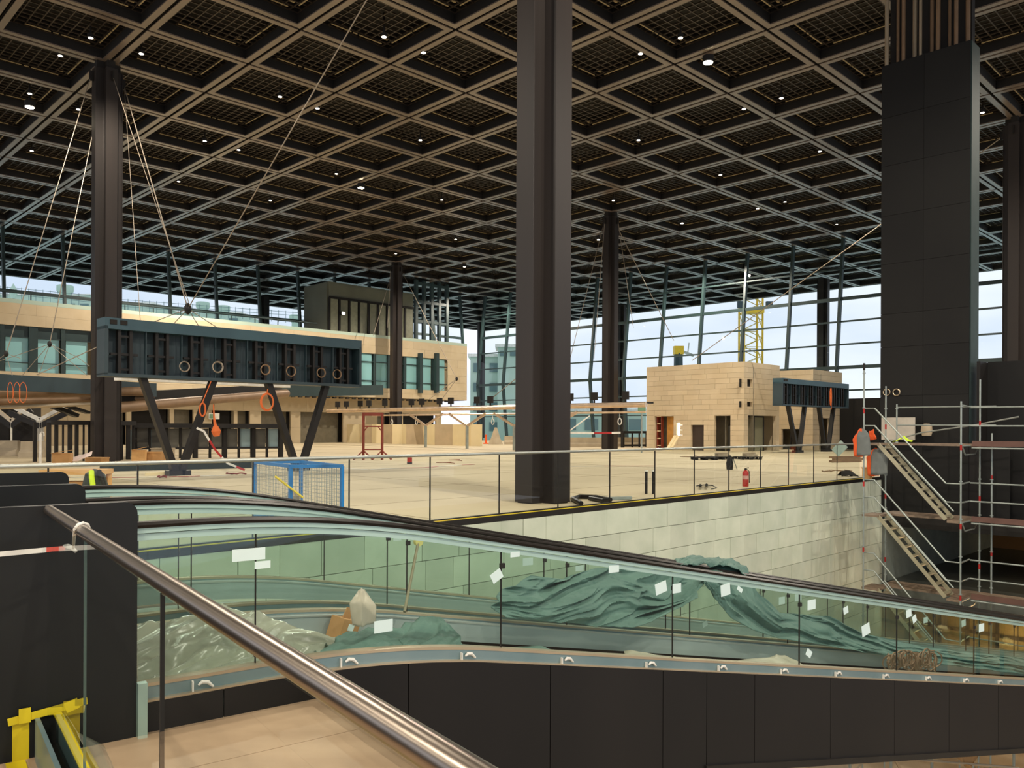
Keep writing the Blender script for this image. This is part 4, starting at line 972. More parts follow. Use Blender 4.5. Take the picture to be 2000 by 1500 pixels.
for k, (y, x0, x1) in enumerate(((893, 1622, 1678), (897, 1628, 1684), (901, 1622, 1680))):
    a, b = G(x0, y, .06), G(x1, y-1, .06); mb = MB(); mb.beam(a, b, .2, .1); solo(mb, 'steel_profile', M_duct, 'brown steel profile lying near the scaffold, %s from the back' % ORD[k], 'profile')
p = G(1455, 916); 
for k, (x, y) in enumerate(((890, 900), (870, 905))):
    p = G(x, y, .01); mb = MB(); r_ = .3+.1*k; mb.tube([p+Vector((math.cos(a*math.pi/8)*r_, math.sin(a*math.pi/8)*r_, .02*a/4)) for a in range(15)], .015, 5); solo(mb, 'loose_wire', M_rust, ['brown wire loop on the floor left of the central column', 'second brown wire loop on the floor, left of the first'][k], 'wire')
# ================================================================== WELL GLASS BALUSTRADE
t = thing('glass_balustrade', 'long glass balustrade with steel handrail along the well edge', 'balustrade', LA+LD*5)
bl = LA + LN*.06
def sb(px): return s_at(px, bl, LD)
RH = 1.13
a, b = bl+LD*(sb(-60)), bl+LD*(sb(1690))
mb = MB(); mb.tube([a+Z*RH, b+Z*RH], .026, 12); mb.build('handrail', M_bright, t)
jo = [-60, 95, 270, 495, 683, 841, 976, 1091, 1192, 1280, 1357, 1424.5, 1486.5, 1541, 1590, 1635.6, 1680]
for x0, x1 in zip(jo[:-1], jo[1:]):
    s0, s1 = sb(x0), sb(x1); m2 = MB(); m2.box(bl+LD*((s0+s1)/2)+Z*(RH/2), s1-s0-.02, .017, RH-.06, LD, LN, Z); m2.build('glass_pane', GL, t)
for x in jo[1:-1]:
    m2 = MB(); m2.box(bl+LD*sb(x)+Z*(RH/2), .016, .02, RH-.06, LD, LN, Z); m2.build('pane_joint', M_steel_dk, t)
mb = MB(); mb.box((a+b)/2+Z*.02, (b-a).length, .05, .05, LD, LN, Z); mb.build('base_shoe', M_steel_dk, t)
# ================================================================== CABLES
def cable(a, b, r, label, name='tension_cable'):
    mb = MB(); mb.tube([a, b], r, 6); m = mb
    return solo(m, name, M_cable, label, 'cable')
def head(c, ax, s): return c + ax*(s*.72) + Z*(CEIL-.85)
nA = D(367, 603, 28); nB = D(97, 672, 34); nC_ = D(12, 691, 33); nD = D(892, 740, 72)
def cnode(p, label, r=.09):
    mb = MB(); mb.tube([p-Z*r*1.5, p-Z*r*.5, p+Z*r*.5, p+Z*r*1.5], [r*.3, r, r, r*.3], 8); solo(mb, 'cable_node', M_steel_dk, label, 'connector')
cnode(nA, 'star-shaped cable connector above the large gantry', .13); cnode(nB, 'cable connector before the windows left of the left column'); cnode(nC_, 'cable connector at the left edge of the picture'); cnode(nD, 'cable connector before the right end of the stone building', .12)
cable(head(cL, U, 1), nA, .022, 'thick cable from the left column head to the star connector')
cable(head(cL, V, -1), nA+Vector((.1, 0, 0)), .014, 'thin cable beside the thick one to the star connector')
cable(head(cC, V, 1), nA, .018, 'long cable from the star connector up to the central column')
cable(head(cL, U, -1), nC_, .018, 'outer left cable from the left column head')
cable(head(cL, V, 1), nB, .018, 'inner left cable from the left column head')
cable(D(275, 640, 31)*1.0, head(cL, U, 1), .012, 'thin steep cable right of the left column')
for k, (x, y) in enumerate(((292, 632), (335, 637), (390, 640), (432, 645))): cable(nA, D(x, y, 27+k), .014, 'short cable fanning down from the star connector, %s from the left' % ORD[k])
for k, (x, y) in enumerate(((42, 735), (75, 735), (150, 697), (172, 735), (0, 705))): cable(nB, D(x, y, 34), .012, 'short cable fanning from the connector before the windows, %s of five' % ORD[k])
for k, (x, y) in enumerate(((0, 700), (24, 734), (40, 700))): cable(nC_, D(x, y, 33), .012, 'short cable fanning from the left edge connector, %s of three' % ORD[k])
cable(D(72, 732, 33), D(200, 673, 36), .02, 'pale cable rising to the left end of the large gantry')
cable(D(150, 697, 34), D(175, 715, 34), .012, 'short pale strut behind the left column')
cable(head(c7, U, 1), nD, .03, 'cable from the thin far column to its connector'); cable(nD, D(838, 780, 70), .028, 'left lower cable of the connector before the stone building'); cable(nD, D(866, 776, 71), .028, 'right lower cable of the connector before the stone building')
cable(head(c7, V, 1), D(729, 655, 78), .028, 'thin cable left of the thin far column'); cable(head(c7, U, -1), D(757, 640, 79), .022, 'steep cable close to the thin far column')
cable(head(c6, V, 1), D(1100, 755, 62), .024, 'left cable of the far cable column'); cable(head(c6, U, -1), D(1160, 700, 62), .02, 'steep left cable of the far cable column')
cable(head(c6, U, 1), D(1316, 665, 66), .024, 'right cable of the far cable column'); cable(head(c6, V, -1), D(1237, 640, 60), .02, 'steep right cable of the far cable column')
cable(head(cRt, V, 1), D(1352, 704, 60), .028, 'long cable falling from the right column to the kiosk roof')
cable(D(958, 780, 62), D(1013, 735, 60), .03, 'pale strut cable left of the central column above the silver tube')
mb = MB(); mb.tube([D(1053+q, 815-q*.1, 44) if False else D(1112+q*1.6, 842-q*1.2, 47) for q in range(0, 26, 5)], .04, 6); solo(mb, 'white_strut', M_white, 'white inclined strut right of the central column', 'strut')
# ================================================================== TOWER (right)
ta, tb = s_at(1720, C0-U*.05, VD), s_at(1893, C0-U*.05, VD); tp = C0-U*.05
t = thing('service_tower', 'tall black panelled service tower right of the glass wall', 'tower', tp+VD*((ta+tb)/2))
mb = MB(); mb.box(tp+VD*((ta+tb)/2)+U*.42+Z*7.3, tb-ta-.04, .74, 12.4, VD, U, Z); mb.build('core', M_black, t)
angT = math.atan2(VD.y, VD.x)
zs_ = [1.1, 2.7, 4.3, 5.4, 7.05, 8.65, 10.3, 11.9, 13.65]
mid = s_at(1803, tp, VD)
for z0, z1 in zip(zs_[:-1], zs_[1:]):
    for s0, s1 in ((ta, mid), (mid, tb)):
        unit_box('panel', M_tower, tp+VD*((s0+s1)/2)+Z*((z0+z1)/2)+U*random.uniform(0, .006), s1-s0-.006, .04, z1-z0-.008, angT, t)
mb = MB(); mb.box(tp+VD*(tb+.01)+U*.42+Z*7.4, .04, .76, 12.5, VD, U, Z); mb.build('side_panel', mat('side_teal', (46, 60, 58), .6, spec=.2), t, label='greenish grey side face')
for k in range(10):
    s = ta+.12+(tb-ta-.3)*k/9; r_ = (.07, .05, .06)[k % 3]; mb = MB(); mb.tube([tp+VD*s+U*(.1+.25*(k % 2))+Z*13.5, tp+VD*s+U*(.1+.25*(k % 2))+Z*(CEIL+.5)], r_, 8)
    mb.build('riser_pipe', M_champ if k in (0, 3, 4) else M_duct, t)
mb = MB(); mb.box(tp+VD*((ta+tb)/2)+U*.6+Z*15.6, tb-ta-.2, .3, 4.4, VD, U, Z); mb.build('riser_back', M_dark, t)
# lower part of the tower wall down to the fascia
for s0, s1 in ((.02, mid), (mid, tb)): unit_box('panel', M_tower, tp+VD*((s0+s1)/2)+Z*-.02, s1-s0-.006, .05, 2.2, angT, wr)
unit_box('panel', M_tower, tp+VD*(tb+.5)+Z*-.02+U*.3, 1.1, .05, 2.2, angT, wr)
# cable coils on tower
for k, x in enumerate((1732, 1751)):
    c = PLN(x, 766, tp-U*.06, VD); coil(c, .11, M_champ, ['left brown cable coil on the black tower', 'right brown cable coil on the black tower'][k], 'cable_coil', 2, VD, .014)
# ================================================================== SCAFFOLD
S1 = D(1687, 900, 23.7); S1 = Vector((S1.x, S1.y, 0))
BAY, DEP = 2.57, 1.6
t = thing('stair_scaffold', 'galvanised stair scaffold tower against the black wall on the right', 'scaffold', S1+VD*1.3+U*.8+Z*-9)
def SP(s, e, z): return S1+VD*s+U*e+Z*z
LV = [1.2, -.85, -2.95, -5.05, -7.1]
posts = [(0, 0, 3.35), (0, DEP, 2.9), (.32, DEP, 2.35), (BAY, 0, 2.35), (BAY, DEP, 3.0), (BAY+.3, DEP, 1.5), (BAY+2.57, DEP, 2.4), (BAY+2.57, DEP+.9, 2.4), (-.1, DEP+.0, 1.0)]
for k, (s, e, zt) in enumerate(posts[:-1]):
    mb = MB(); zb = -9 if k not in (2, ) else 1.2; mb.tube([SP(s, e, zb), SP(s, e, zt)], .024, 8)
    for z in range(int(zb), int(zt)+1): 
        if z < zt: mb.tube([SP(s, e, z+.2), SP(s, e, z+.23)], .045, 8)
    mb.build('standard', M_galv, t)
    mb = MB()
    for z in (zt-1.3, zt-3.4, zt-5.3): mb.tube([SP(s, e, z), SP(s, e, z+.14)], .027, 8)
    if k != 2: mb.build('red_band', M_red, t)
mb = MB(); mb.tube([SP(0, 0, 3.3), SP(0, 0, 3.5)], .035, 8); mb.build('post_cap', M_dark, t)
def rail(*p): mb = MB(); mb.tube(list(p), .022, 6); mb.build('guard_rail', M_galv, t)
def decks(z, s0, s1, e0, e1, n=3):
    w = (e1-e0)/n
    for k in range(n): mb = MB(); mb.box(SP((s0+s1)/2, e0+w*(k+.5), z-.03), s1-s0, w-.02, .06, VD, U, Z); mb.build('deck_plank', M_plank, t)
for z in LV[:4]:
    decks(z, .2, BAY+5.1, DEP-.85, DEP+.1, 3)
    decks(z, -.05 if z < 1 else .0, .42, 0, DEP-.85, 2)
    if z < 1.0: decks(z, BAY-.35, BAY+.0, .0, DEP-.85, 2)
    for s0, s1 in ((BAY+.05, BAY+5.1),):
        mb = MB(); mb.box(SP((s0+s1)/2, DEP-.86, z+.02), s1-s0, .03, .15, VD, U, Z); mb.build('toe_board', mat('toe_board', (104, 74, 64), .7), t)
        mb = MB(); mb.tube([SP(s0, DEP-.88, z-.1), SP(s1, DEP-.88, z-.1)], .024, 6); mb.build('ledger', M_galv, t)
    for h in (.5, 1.0): rail(SP(BAY+.02, DEP-.88, z+h), SP(BAY+5.1, DEP-.88, z+h))
    rail(SP(BAY, 0, z+1.0 if z < 1 else z+1.05), SP(BAY, DEP-.88, z+1.02)); rail(SP(BAY, 0, z+.5), SP(BAY, DEP-.88, z+.5))
    # brackets
    mb = MB(); mb.tube([SP(BAY, .1, z-.05), SP(BAY, .35, z-.28), SP(BAY, 1.15, z-.28), SP(BAY, 1.5, z-.05)], .02, 6)
    mb.tube([SP(BAY, .05, z-.04), SP(BAY, 1.55, z-.04)], .02, 6); mb.build('bracket', M_galv, t)
rail(SP(.32, DEP, 2.25), SP(BAY+.4, DEP, 2.25)); rail(SP(.32, DEP, 1.72), SP(BAY+.4, DEP, 1.72))
def stair(zt, zb):
    s0, s1 = .38, 2.18
    for e in (.06, .62):
        mb = MB(); mb.beam(SP(s0, e, zt-.02), SP(s1, e, zb+.02), .035, .10); mb.build('stringer', mat('stair_alu', (172, 164, 138), .45, metal=.3), t)
    n = 9
    for k in range(n):
        f = (k+.6)/n; mb = MB(); mb.box(SP(s0+(s1-s0)*f, .34, zt+(zb-zt)*f), .15, .54, .03, VD, U, Z); mb.build('tread', mat('stair_alu', (172, 164, 138), .45), t)
    for h in (1.0, .5):
        rail(SP(.02, 0, zt+h), SP(.3, 0, zt+h), SP(2.2, 0, zb+h), SP(BAY, 0, zb+h))
        if h == .5: rail(SP(.35, .64, zt+h*.3), SP(2.2, .64, zb+h*.3+.05))
for k in range(3): stair(LV[k], LV[k+1])
# things on the scaffold
def jacket(px, y0, y1, w, label, e, m1, m2, seed):
    a = PLN(px, y0, S1+U*e, VD); b = PLN(px, y1, S1+U*e, VD); t = thing('work_jacket', label, 'jacket', b)
    L_ = a.z-b.z
    def row(z, ww, o=0): return [a+VD*(-ww)+Z*(z-a.z)-U*.02, a+VD*(-ww*.4)+Z*(z-a.z)-U*(.1+o), a+VD*(ww*.3)+Z*(z-a.z)-U*(.08+o), a+VD*ww+Z*(z-a.z)-U*.02]
    sheet('orange_side', m1, [[q for q in row(a.z, w*.25)[:3]], [q for q in row(a.z-L_*.35, w)[:3]], [q for q in row(b.z, w*.9)[:3]]], 8, 14, .03, 5, t, .02, seed)
    sheet('grey_side', m2, [[q for q in row(a.z, w*.25)[1:]], [q for q in row(a.z-L_*.3, w, .05)[1:]], [q for q in row(b.z+L_*.05, w*1.0, .05)[1:]]], 8, 14, .03, 5, t, .02, seed+3)
    mb = MB(); mb.tube([a+Z*.06, a-Z*.03], .02, 6); mb.build('loop', M_dark, t)
jacket(1684, 838, 893, .24, 'orange and grey work jacket hung on the outermost scaffold post', -.05, M_orange, M_grey, 1)
jacket(1713, 875, 930, .3, 'orange and grey work jacket hung lower, right of the first one', .3, M_orange, M_grey, 5)
p = PLN(1698, 855, S1+U*.3, VD); t2 = sheet('red_cloth', M_orange, [[p+Z*.2, p+Z*.22+VD*.12], [p-Z*.1, p-Z*.05+VD*.2]], 6, 6, .04, 6, th=.01); tag(t2, 'small orange sleeve cloth between the two hanging jackets', 'cloth')
p = SP(.75, 1.0, 1.2); t2 = sheet('high_visibility_vest', M_hiviz, [[p+VD*-.25+Z*.05, p+Z*.2, p+VD*.25+Z*.05], [p+VD*-.25-U*.2+Z*.02, p-U*.2+Z*.12, p+VD*.25-U*.2+Z*.03]], 8, 5, .03, 7, th=.01); tag(t2, 'yellow-green safety vest lying on the top scaffold deck', 'vest')
a = PLN(1722, 858, tp-U*.35, VD); b = PLN(1787, 856, tp-U*.35, VD); mb = MB(); mb.slabp(a, b, 1.26, 1.98, .05); solo(mb, 'white_sheet_board', mat('foam_board', (188, 180, 166), .7), 'pale grey board standing on the top scaffold deck', 'board')
p = PLN(1810, 845, tp-U*.5, VD); mb = MB(); mb.tube([p+Z*-.1, p+Z*.05, p+Z*.22, p+Z*.28], [.13, .17, .15, .08], 10); solo(mb, 'paint_sack', mat('sack', (186, 168, 140), .8), 'pale sack on the scaffold rail right of the board', 'sack')
mb = MB(); mb.tube([PLN(1738, 862, tp-U*.9, VD), PLN(1800, 845, tp-U*.9, VD), PLN(1905, 830, tp-U*.9, VD), PLN(1990, 814, tp-U*.9, VD)], .025, 6); solo(mb, 'leaning_bar', M_bright, 'long thin bar resting across the top scaffold deck', 'bar')
p = PLN(1694, 925, S1+U*.6, VD); mb = MB(); mb.box(p, .22, .2, .32, VD, U, Z); mb.box(p+Z*.17, .26, .24, .03, VD, U, Z); solo(mb, 'wooden_crate', M_wood, 'small wooden crate behind the outer scaffold post', 'crate')
# lower scaffold pieces seen below the near walkway
for k in range(5):
    pass
t = thing('lower_scaffold', 'dim scaffold under the near walkway at the bottom right', 'scaffold', Vector((9, 12.5, -9)))
for k in range(7):
    a = D(1500+k*80, 1495, 13.5+k*.5); mb = MB(); mb.tube([Vector((a.x, a.y, -9)), Vector((a.x, a.y, a.z+.9))], .025, 6); mb.build('standard', M_galv, t)
for (x0, y0, x1, y1) in ((1500, 1460, 1990, 1500), (1560, 1480, 1640, 1560), (1620, 1560, 1700, 1470), (1740, 1470, 1790, 1560), (1440, 1490, 1700, 1490)):
    mb = MB(); mb.tube([D(x0, y0, 13.8), D(x1, y1, 14.5)], .022, 6); mb.build('brace', M_champ, t)
p = D(1880, 1480, 14.5); t2 = sheet('tan_sheet', M_card, [[p+Vector((-.5, 0, .35)), p+Vector((0, 0, .4)), p+Vector((.5, 0, .3))], [p+Vector((-.2, 0, 0)), p+Vector((.0, -.2, -.2)), p+Vector((.3, 0, 0))]], 10, 8, .12, 3, th=.01); tag(t2, 'crumpled tan sheet hanging below the near walkway', 'sheet')
# ================================================================== PARAPET PANELS
def parapet(n, label, m, tend=0.0, z1=1.21, t0=-5):
    tt = thing('parapet_panel', label, 'panel', W(n, (t0+tend)/2))
    r = .06; pts = [(t0, 0), (tend, 0), (tend, z1-r)] + [(tend-r+r*math.cos(a*math.pi/12), z1-r+r*math.sin(a*math.pi/12)) for a in range(1, 6)] + [(tend-r, z1), (t0, z1)]
    mb = MB(); k = len(pts)
    for off in (-.03, .03):
        mb.v += [tuple(W(n+off, a, b)) for a, b in pts]
    mb.f.append(tuple(range(k))); mb.f.append(tuple(range(k, 2*k))[::-1])
    for i in range(k): mb.f.append((i, (i+1) % k, k+(i+1) % k, k+i))
    mb.build('plate', m, tt); return tt
M_pp = mat('parapet_steel', (26, 27, 27), .42, spec=.25, scale=1.5, col2=(32, 33, 32), aniso=(2, 2, .5))
pp = parapet(-.03, 'nearest black steel parapet panel at the lower left', M_pp)
mb = MB(); mb.box(W(-.08, .02, .13), .045, .05, .3, WD, WN, Z); mb.build('corner_strip', M_pgreen, pp)
parapet(1.57, 'middle one of three black parapet panels, between the walkways', M_pp)
parapet(3.2, 'farthest and smallest of the three black parapet panels', M_pp, .12)
# ================================================================== MOVING WALKWAYS
TEND = 22.0
ts = [0, .15] + [0.3+.1*k for k in range(22)] + [2.6+1.2*k for k in range(17)]
GT0 = 1.3
def walkway(n0, label, full):
    tt = thing('moving_walkway', label, 'walkway', W(n0+.7, 0))
    def path(n, z, t0=1.07): return [W(n, t, z+prof(t, t0)) for t in ts]
    for q, n in enumerate((n0+.05, n0+1.40)):
        mb = MB(); pr = [(-.04, -.012), (-.045, .004), (-.03, .018), (.03, .018), (.045, .004), (.04, -.012)]; mb.sweep(path(n, 1.075), pr, WN); mb.sm = True; hr_ = mb.build('handrail', M_rubber, tt)
        mb = MB(); mb.sweep(path(n, 1.035), [(-.03, .0), (-.03, .026), (.03, .026), (.03, .0)], WN); mb.build('handrail_guide', M_pgreen, tt)
        mb = MB(); mb.sweep(path(n, 1.0), [(-.018, -.004), (-.018, .03), (.018, .03), (.018, -.004)], WN); mb.build('glass_holder', M_pgreen, tt)
        js = [.02, .65] + [.65+1.72*k for k in range(1, 12)]
        for j0, j1 in zip(js[:-1], js[1:]):
            n_ = 5; mb = MB(); vs = []; 
            lean = lambda t_: -SL*.35 if t_ > 1.5 else 0.0
            for k in range(n_+1):
                f = k/n_; tb_ = j0+.006+(j1-j0-.012)*f
                tt_ = tb_ - (0.12 if j0 > 1 else (0.12*f if j1 > 1 else 0))
                zb, zt = .24+prof(tb_, 1.5), 1.0+prof(tb_, 1.07)
                for o_ in (-.006, .006): vs += [W(n+o_, tb_, zb), W(n+o_, tb_, zt)]
            b0 = len(mb.v); mb.v += [tuple(x) for x in vs]
            for k in range(n_):
                a_ = b0+k*4; c_ = a_+4; mb.f += [(a_, c_, c_+1, a_+1), (a_+2, a_+3, c_+3, c_+2), (a_+1, c_+1, c_+3, a_+3), (a_, a_+2, c_+2, c_)]
            mb.f += [(b0, b0+1, b0+3, b0+2), (b0+n_*4, b0+n_*4+2, b0+n_*4+3, b0+n_*4+1)]
            gp_ = mb.build('glass_pane', GLW, tt); j = j1
            mb = MB(); mb.beam(W(n, j, .24+prof(j, 1.5)), W(n, j, .995+prof(j, 1.07)), .005, .014, WN); mb.build('pane_joint', M_dark, gp_)
            for z in (.9, .31): mb = MB(); mb.box(W(n, j+.01, z+prof(j, 1.07)-(0 if z > .5 else -.0)), .035, .022, .035, WD, WN, Z); mb.build('clamp', M_dark, gp_)
        # base channel: two lips and blue-grey trough, brackets
        mb = MB(); mb.sweep(path(n, .23, 1.5), [(-.05, 0), (-.05, .018), (.03, .018), (.03, 0)], WN); mb.build('channel_lip', M_champ, tt)
        mb = MB(); mb.sweep(path(n-.035, .165, 1.5), [(-.012, 0), (-.012, .065), (.012, .065), (.012, 0)], WN); mb.build('channel_web', M_chan, tt)
        mb = MB(); mb.sweep(path(n-.05, .155, 1.5), [(-.03, 0), (-.03, .012), (.02, .012), (.02, 0)], WN); mb.build('cladding_lip', M_champ, tt)
        if full and q == 0:
            for k in range(12):
                tb_ = .35+k*.86; c = W(n-.06, tb_, .195+prof(tb_, 1.5)); mb = MB(); mb.tube([c-WD*.03+Z*.0, c-WD*.01+Z*.014, c+WD*.02+Z*.008, c+WD*.05-Z*.022], [.006, .011, .011, .006], 8); mb.box(c-WD*.06, .008, .02, .055, WD, WN, Z); mb.build('bracket', M_white, tt)
        # inner skirt and deck side
        sgn = 1 if q == 0 else -1
        mb = MB(); mb.sweep(path(n+sgn*.1, .05, 1.5), [(-.012, 0), (-.012, .17), (.012, .17), (.012, 0)], WN); mb.build('skirt_panel', mat('skirt_metal', (164, 176, 174), .4, metal=.4, scale=1.5), tt)
        mb = MB(); mb.sweep(path(n+sgn*.05, .205, 1.5), [(-.07, 0), (-.07, .012), (.07, .012), (.07, 0)], WN); mb.build('skirt_cap', M_bright, tt)
    mb = MB(); mb.sweep(path(n0+.72, -.02, 1.5), [(-.6, 0), (-.6, .04), (.6, .04), (.6, 0)], WN); mb.build('deck', mat('deck_sheet', (158, 166, 156), .5, scale=1.2, col2=(180, 188, 178)), tt)
    mb = MB(); mb.sweep(path(n0+.72, -.6, 1.5), [(-.55, 0), (-.55, .55), (.55, .55), (.55, 0)], WN); mb.build('truss', M_steel_dk, tt)
    return tt
wa = walkway(0.0, 'nearest inclined moving walkway, half-built, with plastic and tarpaulin', True)
walkway(1.70, 'second moving walkway behind the near one', False)
# outer cladding of the near walkway: separate dark panels
seams = [.0, .45, 1.6, 2.75, 3.9, 4.42, 5.05, 6.2, 7.35, 8.5, 9.7, 10.9, 12.1, 13.3, 14.5, 16, 18, 20, 22]
for s0, s1 in zip(seams[:-1], seams[1:]):
    mb = MB(); n_ = 6; b0 = 0; top = []; bot = []
    for k in range(n_+1):
        tq = s0+.004+(s1-s0-.008)*k/n_
        zt = .157+prof(tq, 1.5); zb = (0.0 if tq < TE-.2 else -4.0) if tq < 4.43 else (.17-.80-SL*(tq-1.55))
        if s0 < 1 and s1 <= 1.61 and tq >= TE-.2: zb = -4.0 if s0 > .4 else 0
        top.append(zt); bot.append(zb)
    if s0 == .45: bot = [-4.0]*(n_+1) if True else bot
    for k in range(n_+1):
        tq = s0+.004+(s1-s0-.008)*k/n_
        for o_ in (-.02, .0): mb.v += [tuple(W(-.01+o_, tq, bot[k])), tuple(W(-.01+o_, tq, top[k]))]
    for k in range(n_):
        a_ = k*4; c_ = a_+4; mb.f += [(a_, c_, c_+1, a_+1), (a_+2, a_+3, c_+3, c_+2), (a_+1, c_+1, c_+3, a_+3), (a_, a_+2, c_+2, c_)]
    mb.f += [(0, 1, 3, 2), (n_*4, n_*4+2, n_*4+3, n_*4+1)]
    mb.build('cladding_panel', M_black, wa)
mb = MB(); mb.sweep([W(-.0, tq, .17-.80-SL*(tq-1.55)) for tq in (4.4, 10, 16, 22)], [(-.05, -.06), (-.05, 0), (1.3, 0), (1.3, -.06)], WN); mb.build('bottom_flange', M_steel_dk, wa)
# ================================================================== FOREGROUND BALUSTRADE
rt = -.40; ra_ = W(-.06, rt, 1.19)
t = thing('landing_balustrade', 'foreground glass balustrade with a thick round steel handrail', 'balustrade', W(-2, rt))
mb = MB(); mb.tube([ra_, W(-4.6, rt, 1.19)], .024, 24); mb.build('handrail', M_brush, t)
s168 = None
def ntx(px, z): # n coordinate on the line t = rt for a pixel column
    lo, hi = -4.5, 0
    for _ in range(40):
        m_ = (lo+hi)/2; p = W(m_, rt, z); x = 1000+F*p.x/p.y
        if x > px: lo = m_
        else: hi = m_
    return (lo+hi)/2
jn = [ntx(90, .8), ntx(168, .8), ntx(319, .8)]; jn = [jn[0], jn[1], jn[2], -4.4]
for a_, b_ in zip(jn[:-1], jn[1:]):
    mb = MB(); mb.box(W((a_+b_)/2, rt, .59), .012, abs(b_-a_)-.008, 1.14, WD, WN, Z); mb.build('glass_pane', GL, t)
for k, a_ in enumerate(jn[:3]):
    mb = MB(); mb.box(W(a_, rt, .59), .010, .004 if k < 2 else .012, 1.14, WD, WN, Z); mb.build('pane_edge', M_dark if k == 2 else mat('glass_edge', (96, 116, 108), .3), t)
for s in (-1, 1): mb = MB(); mb.box(W(-2.3, rt+s*.05, .1), .02, 4.4, .2, WD, WN, Z); mb.build('clamp_profile', M_chan, t)
mb = MB(); mb.box(W(-2.3, rt, .03), .1, 4.4, .06, WD, WN, Z); mb.build('clamp_base', M_steel_dk, t)
# masking tape pieces on the profile
t = thing('yellow_masking_tape', 'yellow masking tape strips over the balustrade foot at bottom left', 'tape', W(-.2, rt))
def tp_(a, b, w): mb = MB(); mb.beam(a, b, w, .004); mb.build('strip', M_ytape, t)
mb = MB(); mb.box(W(-.06, rt-.115, .1), .07, .006, .21, WD, WN, Z); mb.build('strip', M_ytape, t)
mb = MB(); mb.box(W(-.075, rt-.0, .215), .34, .006, .035, WD+Z*.12, WN); mb.build('strip', M_ytape, t)
mb = MB(); mb.box(W(-.08, rt+.1, .225), .06, .006, .05, WD+Z*.3, WN); mb.build('strip', M_ytape, t)
mb = MB(); mb.box(W(-.08, rt-.1, .215), .05, .006, .07, WD, WN); mb.build('strip', M_ytape, t)
mb = MB(); mb.box(W(-2.3, rt+.035, .205), .035, 4.4, .008, WD, WN, Z); mb.build('strip', M_ytape, t)
mb = MB(); mb.box(W(-2.3, rt-.14, .01), .08, 4.4, .006, WD, WN, Z); mb.build('strip', M_ytape, t)
t = sheet('plastic_film', FILM, [[W(-.1, rt+.07, .2), W(-1.2, rt+.08, .2), W(-2.4, rt+.08, .2)], [W(-.12, rt+.12, .1), W(-1.2, rt+.13, .1), W(-2.4, rt+.12, .1)], [W(-.1, rt+.24, .004), W(-1.2, rt+.2, .004), W(-2.4, rt+.2, .004)]], 30, 6, .008, 8, th=.002)
tag(t, 'clear plastic film over the balustrade foot at bottom left', 'film')
# barrier tape tied to the rail
kn = D(147, 1068, 3.92); e0 = D(-40, 1086, 3.6)
t = thing('barrier_tape', 'red and white barrier tape knotted to the foreground handrail', 'tape', kn)
a_ = e0; r0 = D(90, 1074, 3.83)
mb = MB(); mb.beam(e0, r0, .006, .022); mb.build('white_band', M_white, t); mb = MB(); mb.beam(r0, D(127, 1070, 3.89), .006, .02); mb.build('red_band', mat('tape_red', (206, 84, 70), .5), t)
mb = MB(); mb.tube([D(125, 1066, 3.86), D(133, 1067, 3.84), D(141, 1070, 3.85), D(149, 1078, 3.85)], [.006, .012, .01, .008], 8); mb.build('knot', M_white, t)
c_ = W(ntx(165, 1.19), rt, 1.19); mb = MB()
mb.tube([D(143, 1070, 3.83)] + [W(ntx(163, 1.19)+.012*k, rt+math.cos(.3+k*.7)*-.03, 1.19+math.sin(.3+k*.7)*.03) for k in range(6)], .0065, 8); mb.build('loop', M_white, t)
# ================================================================== THINGS ON THE WALKWAY
def R(pts, n, zc=None): return [WP(x, y, n if not isinstance(n, (list, tuple)) else n[i]) for i, (x, y) in enumerate(pts)]
def deckp(px, py, lift=0.0, n=None):      # point on the deck plane (follow the incline)
    best = None
    for k in range(200):
        n_ = .15+1.2*k/199; p = WP(px, py, n_); tq = (p-WO).dot(WD); zz = .03+prof(tq, 1.5)+lift
        e = abs(p.z-zz)
        if best is None or e < best[0]: best = (e, p)
    return best[1]
rows = [R([(268, 1228), (330, 1214), (430, 1186), (490, 1196), (560, 1222), (660, 1248)], [1.1, 1.05, .95, .9, .85, .8]),
        R([(268, 1270), (340, 1262), (440, 1238), (500, 1250), (560, 1255), (640, 1262)], .62),
        R([(268, 1310), (350, 1300), (440, 1285), (520, 1285), (570, 1280), (620, 1272)], .36),
        R([(266, 1342), (350, 1326), (440, 1312), (520, 1300), (570, 1290), (610, 1281)], .12)]
t = sheet('plastic_sheet', FILM, rows, 130, 70, .045, 3.2, th=.002, seed=2, folds=(4.5, 2.2, 2.4)); tag(t, 'crumpled translucent plastic sheet at the top of the near walkway', 'plastic sheet')
rows = [R([(610, 1262), (690, 1235), (740, 1226), (800, 1232)], .85), R([(590, 1290), (690, 1265), (750, 1255), (820, 1262)], .4), R([(600, 1300), (690, 1283), (760, 1275), (850, 1270)], .15)]
t = sheet('tarpaulin', M_tarp, rows, 50, 26, .03, 4, seed=3, folds=(4, 1.5, 3)); tag(t, 'pale green tarpaulin piece beside the cardboard box', 'tarpaulin')
rows = [R([(775, 1232), (800, 1215), (835, 1203), (862, 1208)], [.95, .95, 1.0, 1.0]), R([(778, 1250), (815, 1245), (860, 1240), (895, 1240)], .6), R([(790, 1268), (830, 1268), (880, 1268), (905, 1266)], .3)]
t = sheet('tarpaulin', M_tarp, rows, 50, 26, .03, 4, seed=4, folds=(4, 1.5, 3)); tag(t, 'folded green tarpaulin mound right of the cardboard box', 'tarpaulin')
c = deckp(663, 1252); ax = (WD*.9+WN*.3).normalized(); t = thing('cardboard_box', 'brown cardboard box lying on the near walkway deck', 'box', c)
az_ = (Z+WD*.35).normalized(); ay_ = az_.cross(ax).normalized(); ax = ay_.cross(az_)
mb = MB(); mb.box(c+az_*.09, .18, .14, .17, ax, ay_, az_); mb.build('body', M_card, t)
